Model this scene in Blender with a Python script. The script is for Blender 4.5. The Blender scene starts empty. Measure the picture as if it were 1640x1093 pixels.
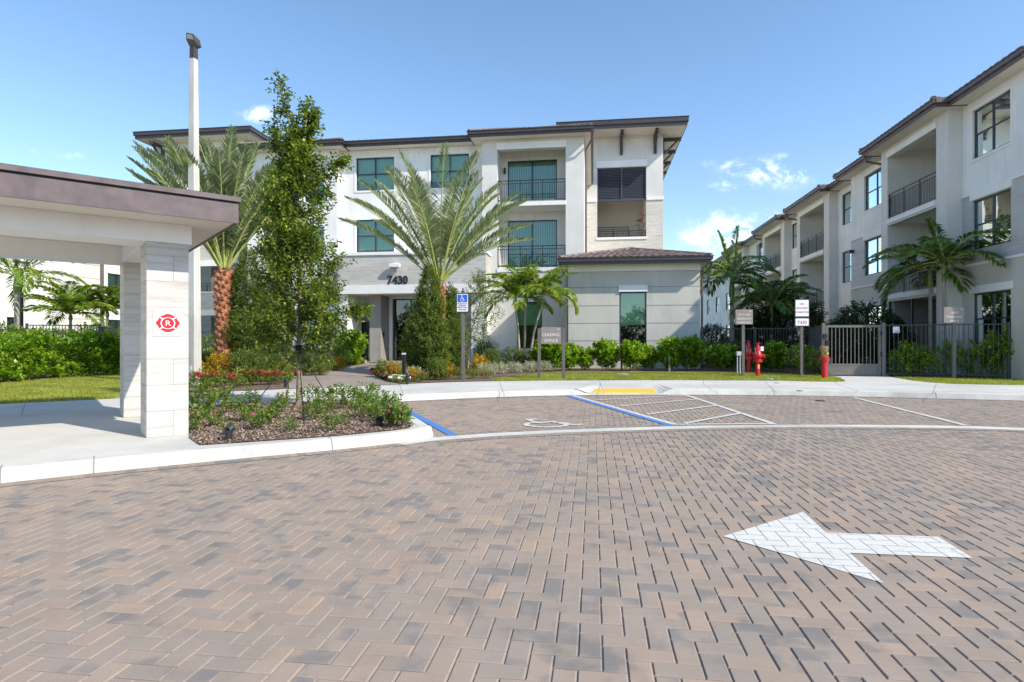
import bpy, math, random
import numpy as np
from mathutils import Vector, Matrix
sc = bpy.context.scene
R = math.radians
# ------------------------------------------------------------------ camera
F, CX, CY, H = 946.0, 820.0, 546.5, 1.315      # focal length, centre (photo pixels), eye height in metres
cam = bpy.data.cameras.new('camera'); camo = bpy.data.objects.new('camera', cam); sc.collection.objects.link(camo)
camo.location = (0, 0, H); camo.rotation_euler = (R(90), 0, 0)
cam.sensor_width = 36; cam.lens = F / 1640 * 36; cam.clip_start = .05; cam.clip_end = 2000
sc.camera = camo
# ------------------------------------------------------------------ light
SUN_EL = 40.0
SUN = Vector((.84 * math.cos(R(SUN_EL)), -.5426 * math.cos(R(SUN_EL)), math.sin(R(SUN_EL))))   # towards the sun
sl = bpy.data.lights.new('sun', 'SUN'); sl.energy = 3.4; sl.angle = R(.55); sl.color = (1, .935, .83)
so = bpy.data.objects.new('sun', sl); sc.collection.objects.link(so)
so.rotation_euler = SUN.to_track_quat('Z', 'Y').to_euler(); so.location = (20, -12, 20)
sc.view_settings.view_transform = 'Standard'; sc.view_settings.look = 'None'
sc.view_settings.exposure = .75; sc.view_settings.gamma = 1
world = bpy.data.worlds.new("World"); sc.world = world; world.use_nodes = True

class NT:
    """small helper to write node trees as expressions"""
    def __init__(s, tree): s.t = tree; s.n = tree.nodes; s.l = tree.links
    def add(s, typ, **kw):
        n = s.n.new(typ)
        for k, v in kw.items(): setattr(n, k, v)
        return n
    def put(s, sock, v):
        if isinstance(v, bpy.types.NodeSocket): s.l.new(v, sock)
        elif v is not None:
            if hasattr(sock.default_value, '__len__') and not hasattr(v, '__len__'): v = (v,) * len(sock.default_value)
            if hasattr(v, '__len__') and len(v) == 3 and len(sock.default_value) == 4: v = (*v, 1)
            sock.default_value = v
    def m(s, op, a, b=None, c=None, clamp=False):
        n = s.add('ShaderNodeMath', operation=op, use_clamp=clamp)
        s.put(n.inputs[0], a); s.put(n.inputs[1], b)
        if c is not None: s.put(n.inputs[2], c)
        return n.outputs[0]
    def vm(s, op, a, b=None):
        n = s.add('ShaderNodeVectorMath', operation=op); s.put(n.inputs[0], a)
        if b is not None: s.put(n.inputs[1] if op != 'SCALE' else n.inputs[3], b)
        return n.outputs[1] if op in ('DOT_PRODUCT', 'LENGTH') else n.outputs[0]
    def mix(s, f, a, b, typ='MIX'):
        n = s.add('ShaderNodeMix', data_type='RGBA', blend_type=typ); s.put(n.inputs[0], f); s.put(n.inputs[6], a); s.put(n.inputs[7], b)
        return n.outputs[2]
    def rng(s, v, a, b, c=0., d=1., smooth=True):
        n = s.add('ShaderNodeMapRange', interpolation_type='SMOOTHSTEP' if smooth else 'LINEAR')
        s.put(n.inputs[0], v)
        for i, q in enumerate((a, b, c, d)): s.put(n.inputs[i + 1], q)
        return n.outputs[0]
    def noise(s, vec, scale, detail=3, rough=.55, out=0):
        n = s.add('ShaderNodeTexNoise'); s.put(n.inputs['Vector'], vec); n.inputs['Scale'].default_value = scale
        n.inputs['Detail'].default_value = detail; n.inputs['Roughness'].default_value = rough
        return n.outputs[out]
    def xyz(s, v):
        n = s.add('ShaderNodeSeparateXYZ'); s.put(n.inputs[0], v); return n.outputs
    def comb(s, x, y, z=0.):
        n = s.add('ShaderNodeCombineXYZ')
        for i, q in enumerate((x, y, z)): s.put(n.inputs[i], q)
        return n.outputs[0]

# sky with a few small fair-weather clouds
wt = NT(world.node_tree); wt.n.clear()
sky = wt.add('ShaderNodeTexSky', sky_type='NISHITA', sun_disc=False, sun_elevation=R(SUN_EL), sun_rotation=math.atan2(SUN.x, SUN.y))
sky.air_density = 1.0; sky.dust_density = 0.; sky.ozone_density = 3.5; sky.altitude = 0
tc = wt.add('ShaderNodeTexCoord'); d = tc.outputs['Generated']
dx, dy, dz = wt.xyz(d)
yy = wt.m('MAXIMUM', dy, .05); sx = wt.m('DIVIDE', dx, yy); sz = wt.m('DIVIDE', dz, yy)
warp = wt.noise(d, 9, 4)
wp = wt.add('ShaderNodeTexNoise'); wt.put(wp.inputs['Vector'], wt.comb(sx, sz, 0.)); wp.inputs['Scale'].default_value = 9
n1 = wt.noise(wt.vm('ADD', wt.comb(sx, wt.m('MULTIPLY', sz, 1.3), .3), wt.vm('SCALE', wp.outputs[1], .05)), 17, 9, .66)
mask = None
for (px, py, rx, rz, s_) in [(1195, 275, 40, 18, .75), (1258, 275, 30, 22, .9), (1165, 300, 30, 8, .5), (1330, 278, 36, 12, .6), (1185, 372, 62, 30, 1.15), (1240, 385, 70, 22, .8),
                             (410, 182, 28, 14, .75), (115, 247, 22, 9, .5), (1100, 385, 16, 9, .5), (1090, 250, 30, 8, .25), (60, 245, 20, 10, .35), (1140, 265, 22, 7, .4), (1020, 180, 26, 6, .25)]:
    a = wt.m('DIVIDE', wt.m('SUBTRACT', sx, (px - CX) / F), rx / F); b = wt.m('DIVIDE', wt.m('SUBTRACT', sz, (CY - py) / F), rz / F)
    r2 = wt.m('ADD', wt.m('MULTIPLY', a, a), wt.m('MULTIPLY', b, b))
    g = wt.m('MULTIPLY', wt.m('EXPONENT', wt.m('MULTIPLY', r2, -.7)), s_)
    mask = g if mask is None else wt.m('ADD', mask, g)
front = wt.rng(dy, .02, .1)
# clouds for the rest of the sky (behind the camera, seen in the windows)
n2 = wt.rng(wt.noise(wt.comb(wt.m('DIVIDE', dx, wt.m('MAXIMUM', dz, .08)), wt.m('DIVIDE', dy, wt.m('MAXIMUM', dz, .08)), 0.), .9, 7, .6), .56, .72)
back = wt.m('MULTIPLY', n2, wt.rng(dy, -.05, -.3))
cl = wt.m('MULTIPLY', wt.rng(wt.m('MULTIPLY', mask, wt.m('ADD', wt.m('MULTIPLY', n1, 4.6), -1.75)), .1, 1.15), front)
cl = wt.m('MINIMUM', wt.m('ADD', wt.m('MULTIPLY', cl, .78), wt.m('MULTIPLY', back, .8)), 1.)
# hazy light band towards the horizon
tint = wt.mix(wt.rng(dz, 0., .6), (1.0, .95, .97), (.93, .99, .95))
skyc = wt.mix(1., sky.outputs[0], tint, 'MULTIPLY')
col = wt.mix(cl, skyc, (8.0, 8.3, 8.8))
bg = wt.add('ShaderNodeBackground'); wt.put(bg.inputs[0], col); bg.inputs[1].default_value = .15
wo = wt.add('ShaderNodeOutputWorld'); wt.l.new(bg.outputs[0], wo.inputs[0])

# ------------------------------------------------------------------ frames
UX = Vector((.9907, -.1361)); VX = Vector((.1361, .9907))    # building axes: u to the right along the main front, v away from the camera
def W(u, v, z=0.): return (u * .9907 + v * .1361, -u * .1361 + v * .9907, z)
RZ = -math.atan2(.1361, .9907)
GF = Vector((.78, .626)).normalized(); GB = Vector((-GF.y, GF.x)); GO = Vector((-4.45, 7.19))
def GT(a, b, z=0.):
    p = GO + GF * a + GB * b; return (p.x, p.y, z)
def I3(x, y, z=0.): return (x, y, z)
def G(x, y, z=0.):
    d = (H - z) * F / (y - CY); return ((x - CX) / F * d, d, z)
def atY(x, y, Y): return ((x - CX) / F * Y, Y, H + (CY - y) / F * Y)
def onV(V, x, y=CY):
    r = (x - CX) / F; Y = V / (.1361 * r + .9907); return (r * Y * .9907 - Y * .1361, H + (CY - y) / F * Y)
def onU(U, x, y=CY):
    r = (x - CX) / F; Y = U / (r * .9907 - .1361); return (r * Y * .1361 + Y * .9907, H + (CY - y) / F * Y)

# ------------------------------------------------------------------ mesh builder
class MB:
    def __init__(s, T=I3): s.v = []; s.f = []; s.T = T
    def q(s, *pts):
        b = len(s.v); s.v += [s.T(*p) for p in pts]; s.f.append(tuple(range(b, b + len(pts))))
    def box(s, x0, x1, y0, y1, z0, z1, P=None):
        T = P or s.T
        if x0 > x1: x0, x1 = x1, x0
        if y0 > y1: y0, y1 = y1, y0
        b = len(s.v)
        s.v += [T(x, y, z) for z in (z0, z1) for y in (y0, y1) for x in (x0, x1)]
        s.f += [tuple(b + i for i in f) for f in ((0, 2, 3, 1), (4, 5, 7, 6), (0, 1, 5, 4), (2, 6, 7, 3), (0, 4, 6, 2), (1, 3, 7, 5))]
    def prism(s, pts, z0, z1):          # pts in T space, extruded vertically
        b = len(s.v); n = len(pts)
        s.v += [s.T(p[0], p[1], z0) for p in pts] + [s.T(p[0], p[1], z1) for p in pts]
        s.f += [tuple(b + i for i in reversed(range(n))), tuple(b + n + i for i in range(n))]
        s.f += [(b + i, b + (i + 1) % n, b + n + (i + 1) % n, b + n + i) for i in range(n)]
    def bar(s, p, q, w, h, up=(0, 0, 1)):   # oriented box between two points in T space (centre line)
        p = Vector(s.T(*p)); q = Vector(s.T(*q)); d = (q - p).normalized(); u = Vector(up)
        if abs(d.dot(u)) > .95: u = Vector((1, 0, 0))
        x = d.cross(u).normalized() * w / 2; y = x.cross(d).normalized() * h / 2
        b = len(s.v)
        s.v += [tuple(c + i * x + j * y) for c in (p, q) for j in (-1, 1) for i in (-1, 1)]
        s.f += [tuple(b + i for i in f) for f in ((0, 2, 3, 1), (4, 5, 7, 6), (0, 1, 5, 4), (2, 6, 7, 3), (0, 4, 6, 2), (1, 3, 7, 5))]
    def tube(s, pts, rad, n=8, caps=True):
        pts = [Vector(s.T(*p)) for p in pts]; rad = rad if hasattr(rad, '__len__') else [rad] * len(pts)
        b = len(s.v); ref = None
        for i, p in enumerate(pts):
            t = (pts[min(i + 1, len(pts) - 1)] - pts[max(i - 1, 0)]).normalized()
            if ref is None: ref = Vector((1, 0, 0)) if abs(t.x) < .9 else Vector((0, 1, 0))
            x = (ref - t * ref.dot(t)).normalized(); y = t.cross(x); ref = x
            for k in range(n):
                a = 2 * math.pi * k / n; s.v.append(tuple(p + (x * math.cos(a) + y * math.sin(a)) * rad[i]))
        for i in range(len(pts) - 1):
            for k in range(n):
                s.f.append((b + i * n + k, b + i * n + (k + 1) % n, b + (i + 1) * n + (k + 1) % n, b + (i + 1) * n + k))
        if caps:
            s.f.append(tuple(b + k for k in reversed(range(n)))); e = b + (len(pts) - 1) * n; s.f.append(tuple(e + k for k in range(n)))
    def cyl(s, c, r, z0, z1, n=20, r1=None):
        s.tube([(c[0], c[1], z0), (c[0], c[1], z1)], [r, r1 if r1 is not None else r], n)
    def facade(s, P, a0, a1, z0, z1, t, holes=()):
        """wall sheet of thickness t with real rectangular openings; P(a, depth, z)"""
        xs = sorted({a0, a1, *[min(max(h[i], a0), a1) for h in holes for i in (0, 1)]})
        zs = sorted({z0, z1, *[min(max(h[i], z0), z1) for h in holes for i in (2, 3)]})
        def solid(i, j):
            if i < 0 or j < 0 or i >= len(xs) - 1 or j >= len(zs) - 1: return False
            cx = (xs[i] + xs[i + 1]) / 2; cz = (zs[j] + zs[j + 1]) / 2
            return not any(h[0] < cx < h[1] and h[2] < cz < h[3] for h in holes)
        old = s.T; s.T = P
        for i in range(len(xs) - 1):
            for j in range(len(zs) - 1):
                if not solid(i, j): continue
                A, B, C, D = xs[i], xs[i + 1], zs[j], zs[j + 1]
                s.q((A, 0, C), (B, 0, C), (B, 0, D), (A, 0, D)); s.q((B, t, C), (A, t, C), (A, t, D), (B, t, D))
                if not solid(i - 1, j): s.q((A, t, C), (A, 0, C), (A, 0, D), (A, t, D))
                if not solid(i + 1, j): s.q((B, 0, C), (B, t, C), (B, t, D), (B, 0, D))
                if not solid(i, j - 1): s.q((A, t, C), (B, t, C), (B, 0, C), (A, 0, C))
                if not solid(i, j + 1): s.q((A, 0, D), (B, 0, D), (B, t, D), (A, t, D))
        s.T = old
    def arr(s, V, n):                    # numpy verts, n verts per face
        b = len(s.v); s.v += [tuple(x) for x in V]; s.f += [tuple(range(b + i, b + i + n)) for i in range(0, len(V), n)]
    def build(s, name, mat, parent=None, smooth=False, bevel=0):
        me = bpy.data.meshes.new(name)
        V = np.array(s.v, dtype=float).reshape(-1, 3)
        o = bpy.data.objects.new(name, me); sc.collection.objects.link(o)
        if parent is not None:
            o.parent = parent
            root = parent
            while root.parent: root = root.parent
            M = np.array(root_matrix(root).inverted()); V = V @ M[:3, :3].T + M[:3, 3]
        me.from_pydata(V.tolist(), [], s.f); me.materials.append(mat)
        if smooth:
            me.polygons.foreach_set('use_smooth', [True] * len(me.polygons))
            try: me.set_sharp_from_angle(angle=R(40))
            except Exception: pass
        if bevel:
            m = o.modifiers.new('bevel', 'BEVEL'); m.width = bevel; m.segments = 2; m.limit_method = 'ANGLE'; m.angle_limit = R(50)
            m.use_clamp_overlap = True
        return o
def root_matrix(o): return Matrix.Translation(o.location) @ o.rotation_euler.to_matrix().to_4x4()
def fastmesh(name, V, npf, mat, parent=None, extra=None):
    """V: (n*npf,3) numpy verts in the PARENT's local space, faces of npf verts each; extra = MB with more geometry, same space"""
    me = bpy.data.meshes.new(name); V = np.asarray(V, dtype=np.float32)
    nf = len(V) // npf
    me.vertices.add(len(V)); me.vertices.foreach_set('co', V.ravel())
    me.loops.add(nf * npf); me.loops.foreach_set('vertex_index', np.arange(nf * npf, dtype=np.int32))
    me.polygons.add(nf); me.polygons.foreach_set('loop_start', np.arange(0, nf * npf, npf, dtype=np.int32))
    me.update(calc_edges=True); me.materials.append(mat)
    o = bpy.data.objects.new(name, me); sc.collection.objects.link(o); o.parent = parent
    return o
def tag(o, label=None, cat=None, group=None, kind=None):
    for k, v in (('label', label), ('category', cat), ('group', group), ('kind', kind)):
        if v: o[k] = v
    return o
def thing(name, label, cat, loc, rz=0., group=None):
    o = bpy.data.objects.new(name, None); sc.collection.objects.link(o); o.empty_display_size = .2
    o.location = loc; o.rotation_euler = (0, 0, rz); return tag(o, label, cat, group)
def kids(o): return [c for c in sc.objects if c.parent == o]
def copy_thing(src, loc, rz=None, scale=None, label=None, group=None):
    def rec(o, par):
        c = o.copy(); sc.collection.objects.link(c); c.parent = par
        for k in KIDS.setdefault(o.name, kids(o)): rec(k, c)
        return c
    r = rec(src, None); r.location = loc
    if rz is not None: r.rotation_euler = (0, 0, rz)
    if scale is not None: r.scale = scale if hasattr(scale, '__len__') else (scale,) * 3
    if label: r['label'] = label
    if group: r['group'] = group
    return r
KIDS = {}
ORD = ['first', 'second', 'third', 'fourth', 'fifth', 'sixth', 'seventh', 'eighth', 'ninth', 'tenth', 'eleventh', 'twelfth', 'thirteenth', 'fourteenth', 'fifteenth', 'sixteenth', 'seventeenth', 'eighteenth', 'nineteenth', 'twentieth']
def structure(o): o['kind'] = 'structure'; return o

# ------------------------------------------------------------------ materials
def newmat(name):
    m = bpy.data.materials.new(name); m.use_nodes = True; t = NT(m.node_tree); t.n.clear()
    out = t.add('ShaderNodeOutputMaterial'); t.out = out; return m, t
def principled(t, col, rough=.6, bump=None, bs=.3, bd=.01, metal=0., spec=.5, **kw):
    p = t.add('ShaderNodeBsdfPrincipled'); t.put(p.inputs['Base Color'], col); t.put(p.inputs['Roughness'], rough)
    t.put(p.inputs['Metallic'], metal); t.put(p.inputs['Specular IOR Level'], spec)
    for k, v in kw.items(): t.put(p.inputs[k.replace('_', ' ')], v)
    if bump is not None:
        b = t.add('ShaderNodeBump'); b.inputs['Strength'].default_value = bs; b.inputs['Distance'].default_value = bd
        t.put(b.inputs['Height'], bump); t.l.new(b.outputs[0], p.inputs['Normal'])
    t.l.new(p.outputs[0], t.out.inputs[0]); return p
def pos(t): return t.add('ShaderNodeNewGeometry').outputs['Position']
def objc(t): return t.add('ShaderNodeTexCoord').outputs['Object']
def stucco(name, c, var=.06, joints=None):
    var *= 1.7
    m, t = newmat(name); P = pos(t)
    n = t.noise(P, .7, 5); n2 = t.noise(P, 60, 3); n3 = t.noise(t.vm('MULTIPLY', P, (3., 3., .35)), 1.3, 5, .6)
    k = t.rng(n, .3, .7, 1 - var, 1 + var * .4); k2 = t.rng(n3, .45, .75, 1., 1 - var)
    col = t.mix(1., t.mix(1., (*c, 1), t.comb(k, k, k), 'MULTIPLY'), t.comb(k2, k2, t.m('MULTIPLY', k2, .985)), 'MULTIPLY')
    principled(t, col, .85, n2, .35, .006, spec=.25); return m
def plain(name, c, rough=.5, metal=0., var=.1, nb=.1, spec=.5, scale=6):
    m, t = newmat(name); P = pos(t); n = t.noise(P, scale, 4); k = t.rng(n, .3, .7, 1 - var, 1 + var)
    col = t.mix(1., (*c, 1), t.comb(k, k, k), 'MULTIPLY')
    principled(t, col, t.rng(n, .2, .8, rough * .85, min(1, rough * 1.15)), t.noise(P, scale * 8, 2), nb, .003, metal, spec); return m
M = {}
M['white'] = stucco('white_stucco', (.84, .825, .80))
M['trim'] = stucco('white_trim', (.84, .83, .81), .03)
M['cream'] = stucco('cream_stucco', (.71, .69, .65), .05)
M['grey'] = stucco('grey_stucco', (.43, .42, .39), .07)
M['greyl'] = stucco('light_grey_stucco', (.57, .55, .50), .05)
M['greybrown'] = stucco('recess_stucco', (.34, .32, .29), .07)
M['soffit'] = stucco('soffit_cream', (.74, .69, .61), .03)
M['bronze'] = plain('dark_bronze_metal', (.062, .05, .048), .42, .0, .2)
M['fascia'] = plain('brown_fascia_metal', (.13, .095, .095), .5, .0, .18, .12)
M['black'] = plain('black_metal', (.022, .024, .027), .4, .0, .15)
M['frame'] = plain('window_frame_metal', (.03, .035, .042), .35, .0, .1)
M['fence'] = plain('fence_bronze_metal', (.055, .052, .052), .4, .0, .15)
M['gate'] = plain('gate_taupe_metal', (.17, .15, .13), .5, .0, .1)
M['post'] = plain('sign_post_taupe', (.15, .132, .122), .5, .0, .08)
M['signplate'] = plain('sign_plate_taupe', (.30, .245, .21), .5, .0, .05)
M['signwhite'] = plain('sign_white', (.86, .86, .86), .45, .0, .02, .02)
M['paintwhite'] = plain('lettering_white', (.88, .87, .84), .5, .0, .02, 0)
M['red'] = plain('red_paint', (.62, .018, .022), .32, .0, .12, .05)
M['signred'] = plain('sign_red', (.58, .012, .018), .45, .0, .03, 0)
M['signblue'] = plain('sign_blue', (.02, .14, .62), .45, .0, .03, 0)
M['brass'] = plain('aged_brass', (.42, .30, .13), .38, .7, .25, .1, scale=20)
M['chrome'] = plain('chain_steel', (.55, .56, .58), .3, .8, .1)
M['pvc'] = plain('pipe_grey', (.5, .52, .55), .5, .0, .08)
M['concretepole'] = stucco('cast_concrete', (.62, .59, .54), .12)
M['wood'] = plain('weathered_wood', (.30, .23, .17), .8, .0, .25, .5)
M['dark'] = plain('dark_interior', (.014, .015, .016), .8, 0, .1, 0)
M['blind'] = plain('window_blind', (.62, .66, .6), .8, 0, .04, 0)
M['strap'] = plain('black_strap', (.012, .012, .014), .7, 0, .1)
M['yellow'] = plain('tactile_yellow', (.80, .50, .03), .6, 0, .08, .4, scale=30)
M['terracotta'] = plain('terracotta', (.45, .2, .12), .7, 0, .15)
M['louver'] = plain('blue_grey_louver', (.06, .075, .10), .45, 0, .1)

def glass(name, tint, refl=.28, dark=.5):
    m, t = newmat(name)
    tr = t.add('ShaderNodeBsdfTransparent'); tr.inputs[0].default_value = (*tint, 1)
    gl = t.add('ShaderNodeBsdfGlossy'); gl.inputs['Roughness'].default_value = .02; gl.inputs[0].default_value = (.85, .97, .95, 1)
    b = t.add('ShaderNodeBump'); b.inputs['Strength'].default_value = .06; b.inputs['Distance'].default_value = .02
    t.put(b.inputs['Height'], t.noise(pos(t), 1.6, 2)); t.l.new(b.outputs[0], gl.inputs['Normal'])
    lw = t.add('ShaderNodeLayerWeight'); lw.inputs[0].default_value = .35
    mx = t.add('ShaderNodeMixShader'); t.put(mx.inputs[0], t.m('MAXIMUM', lw.outputs[0], refl, clamp=True))
    t.l.new(tr.outputs[0], mx.inputs[1]); t.l.new(gl.outputs[0], mx.inputs[2]); t.l.new(mx.outputs[0], t.out.inputs[0]); return m
M['glass'] = glass('teal_window_glass', (.56, .83, .66), .13)
M['glassr'] = glass('grey_window_glass', (.26, .32, .33), .2)

def stone(name, bw, rh, base=(.70, .675, .635), dark=(.50, .47, .43), joint=(.40, .38, .35)):
    """travertine-like cladding: horizontal veins, block joints in the object's own axes"""
    m, t = newmat(name); tcn = t.add('ShaderNodeTexCoord'); P = tcn.outputs['Object']
    nx, ny, nz = t.xyz(tcn.outputs['Normal']); x, y, z = t.xyz(P)
    sel = t.m('GREATER_THAN', t.m('ABSOLUTE', nx), .7)
    h = t.m('ADD', t.m('MULTIPLY', x, t.m('SUBTRACT', 1., sel)), t.m('MULTIPLY', y, sel))
    br = t.add('ShaderNodeTexBrick'); br.offset = .5; br.inputs['Scale'].default_value = 1; br.inputs['Brick Width'].default_value = bw
    br.inputs['Row Height'].default_value = rh; br.inputs['Mortar Size'].default_value = .003; br.inputs['Mortar Smooth'].default_value = .3
    br.inputs['Color1'].default_value = (0, 0, 0, 1); br.inputs['Color2'].default_value = (1, 1, 1, 1); br.inputs['Bias'].default_value = 0
    t.put(br.inputs['Vector'], t.comb(h, z, 0.))
    bid = br.outputs['Color']; mort = br.outputs['Fac']
    v = t.vm('ADD', t.comb(t.m('MULTIPLY', h, 1.1), t.m('MULTIPLY', z, 13.), 0.), t.vm('SCALE', bid, 7.))
    vein = t.noise(v, 1., 6, .62); fine = t.noise(t.comb(t.m('MULTIPLY', h, 7.), t.m('MULTIPLY', z, 80.), 0.), 1., 3)
    f = t.m('ADD', t.m('MULTIPLY', t.rng(vein, .38, .72), .7), t.m('MULTIPLY', t.rng(fine, .4, .7), .22))
    f = t.m('ADD', f, t.m('MULTIPLY', t.m('SUBTRACT', t.xyz(bid)[0], .5), .35), clamp=True)
    col = t.mix(f, (*base, 1), (*dark, 1)); col = t.mix(mort, col, (*joint, 1))
    principled(t, col, .55, t.m('SUBTRACT', t.m('MULTIPLY', fine, .2), mort), .3, .003, spec=.3); return m
M['stone'] = stone('travertine_cladding', .62, .32, (.62, .588, .54), (.42, .382, .335), (.27, .25, .225))
M['stonewall'] = stone('entrance_cladding', 1.2, .3, (.60, .565, .52), (.38, .35, .31))
M['stonesmall'] = stone('split_face_cladding', .45, .11, (.70, .66, .59), (.50, .45, .39), (.42, .38, .33))
M['stonegrey'] = stone('grey_cladding', 1.5, .62, (.50, .50, .49), (.40, .40, .39), (.2, .2, .195))

def herring(t):
    """90 degree herringbone of 200 x 100 mm pavers in plan; returns joint distance and a random value and colour"""
    P = pos(t); x = t.m('MULTIPLY', t.vm('DOT_PRODUCT', P, (.9907, -.1361, 0.)), -10.); y = t.m('MULTIPLY', t.vm('DOT_PRODUCT', P, (.1361, .9907, 0.)), 10.)
    x = t.m('ADD', x, 400.37); y = t.m('ADD', y, 400.2)
    i = t.m('FLOOR', x); j = t.m('FLOOR', y); fx = t.m('SUBTRACT', x, i); fy = t.m('SUBTRACT', y, j)
    k = t.m('FLOORED_MODULO', t.m('ADD', t.m('SUBTRACT', i, j), .01), 4.)
    isV = t.m('GREATER_THAN', k, 1.5); isH = t.m('SUBTRACT', 1., isV)
    k1 = t.m('COMPARE', k, 1., .3); k2 = t.m('COMPARE', k, 2., .3)
    L = t.m('ADD', t.m('MULTIPLY', isH, t.m('ADD', fx, k1)), t.m('MULTIPLY', isV, t.m('ADD', fy, k2)))
    S = t.m('ADD', t.m('MULTIPLY', isH, fy), t.m('MULTIPLY', isV, fx))
    e = t.m('MINIMUM', t.m('MINIMUM', L, t.m('SUBTRACT', 2., L)), t.m('MINIMUM', S, t.m('SUBTRACT', 1., S)))
    wn = t.add('ShaderNodeTexWhiteNoise', noise_dimensions='3D'); t.put(wn.inputs[0], t.comb(t.m('SUBTRACT', i, k1), t.m('SUBTRACT', j, k2), isV))
    return P, e, wn.outputs[0], wn.outputs[1]
def paver_colour(t, P, rnd, rc):
    n = t.noise(t.vm('ADD', P, t.vm('SCALE', rc, 9.)), 5.5, 3, .5); big = t.noise(P, .55, 2)
    c = t.mix(t.rng(rnd, 0., 1.), (.34, .263, .206, 1), (.30, .246, .203, 1))
    c = t.mix(t.rng(t.xyz(rc)[2], .82, 1.), c, (.375, .278, .208, 1))
    f = t.m('ADD', t.m('ADD', n, t.m('MULTIPLY', t.m('SUBTRACT', t.xyz(rc)[1], .5), .42)), t.m('MULTIPLY', t.m('SUBTRACT', big, .5), .5))
    c = t.mix(t.rng(f, .53, .76, 0., .7), c, (.175, .17, .165, 1))
    sp = t.noise(P, 260, 2); k = t.rng(sp, .25, .75, .86, 1.14); c = t.mix(1., c, t.comb(k, k, k), 'MULTIPLY')
    st = t.noise(P, 2.3, 5, .7); k = t.rng(st, .35, .7, 1.06, .92); c = t.mix(1., c, t.comb(k, k, k), 'MULTIPLY')
    return c, sp
m, t = newmat('herringbone_pavers'); P, e, rnd, rc = herring(t); c, sp = paver_colour(t, P, rnd, rc)
c = t.mix(t.rng(e, .010, .026), (.13, .108, .095, 1), c)
hgt = t.m('ADD', t.m('ADD', t.rng(e, .01, .085), t.m('MULTIPLY', sp, .06)), t.m('MULTIPLY', rnd, .12))
p = principled(t, c, .74, hgt, .6, .005, spec=.35); M['paver'] = m
def marking(name, col):
    m, t = newmat(name); P, e, rnd, rc = herring(t); wear = t.m('ADD', t.rng(t.noise(P, 22, 6, .75), .54, .68, 0., .6), t.rng(t.noise(P, 2.1, 4), .5, .75, 0., .25))
    c = t.mix(wear, (*col, 1), (.36, .31, .27, 1)); c = t.mix(t.rng(e, .014, .036), (.20, .18, .165, 1), c)
    principled(t, c, .6, t.rng(e, .01, .07), .6, .005, spec=.4); return m
M['mwhite'] = marking('white_road_paint', (.66, .635, .58)); M['mblue'] = marking('blue_road_paint', (.06, .22, .60))
m, t = newmat('edge_pavers'); gi = t.add('ShaderNodeNewGeometry'); rnd = gi.outputs['Random Per Island']
wn = t.add('ShaderNodeTexWhiteNoise', noise_dimensions='1D'); t.put(wn.inputs[1], t.m('MULTIPLY', rnd, 91.)); c, sp = paver_colour(t, gi.outputs[0], rnd, wn.outputs[1])
principled(t, c, .85, sp, .3, .003, spec=.2); M['pavedge'] = m
m, t = newmat('sandy_joint'); P = pos(t); n = t.noise(P, 60, 4, .7); c = t.mix(n, (.24, .205, .17, 1), (.46, .40, .33, 1)); principled(t, c, .95, n, .6, .004, spec=.1); M['sand'] = m
def concrete(name, c, var=.08, scale=1.2):
    m, t = newmat(name); P = pos(t); n = t.noise(P, scale, 6, .65); n2 = t.noise(P, 45, 4, .7); st = t.noise(P, .35, 4, .6)
    k = t.m('MULTIPLY', t.m('MULTIPLY', t.rng(n, .3, .72, 1 + var * .3, 1 - var), t.rng(n2, .2, .8, .92, 1.05)), t.rng(st, .4, .7, 1., 1 - var * 1.6)); dk = t.rng(t.noise(P, 3.1, 8, .75), .62, .78, 1., .80); k = t.m('MULTIPLY', k, dk)
    principled(t, t.mix(1., (*c, 1), t.comb(k, k, t.m('MULTIPLY', k, .99)), 'MULTIPLY'), .85, t.m('ADD', n2, n), .35, .004, spec=.2); return m
M['concrete'] = concrete('pale_concrete', (.60, .58, .54), .1); M['kerb'] = concrete('kerb_concrete', (.63, .61, .56), .14, 3)
M['pathc'] = concrete('brown_path_concrete', (.33, .275, .24), .12, 2); M['jointc'] = plain('joint_grey', (.25, .24, .22), .9)  # jointc: plain dark grey for the joint strips and one cover lid
m, t = newmat('lawn_soil'); P = pos(t); n = t.noise(P, 1.4, 5); n2 = t.noise(P, 30, 4, .7)
c = t.mix(t.rng(n, .35, .65), (.20, .22, .035, 1), (.29, .27, .07, 1)); c = t.mix(t.rng(n2, .35, .7), c, (.10, .13, .025, 1))
principled(t, c, .9, n2, .8, .03, spec=.1); M['lawn'] = m
m, t = newmat('mulch'); P = pos(t); v = t.add('ShaderNodeTexVoronoi'); v.inputs['Scale'].default_value = 38; t.put(v.inputs['Vector'], t.vm('MULTIPLY', P, (1., 1., 1.)))
c = t.mix(t.xyz(v.outputs['Color'])[0], (.15, .10, .075, 1), (.34, .245, .19, 1)); n = t.noise(P, 6, 5, .7); c = t.mix(t.rng(n, .4, .7, 0., .6), c, (.06, .038, .028, 1))
principled(t, c, .9, t.m('ADD', v.outputs[0], n), 1., .03, spec=.1); M['mulch'] = m
m, t = newmat('mulch_chips'); gi = t.add('ShaderNodeNewGeometry'); r = gi.outputs['Random Per Island']
c = t.mix(r, (.13, .085, .065, 1), (.46, .35, .27, 1)); principled(t, c, .85, None, spec=.15); M['chips'] = m

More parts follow.
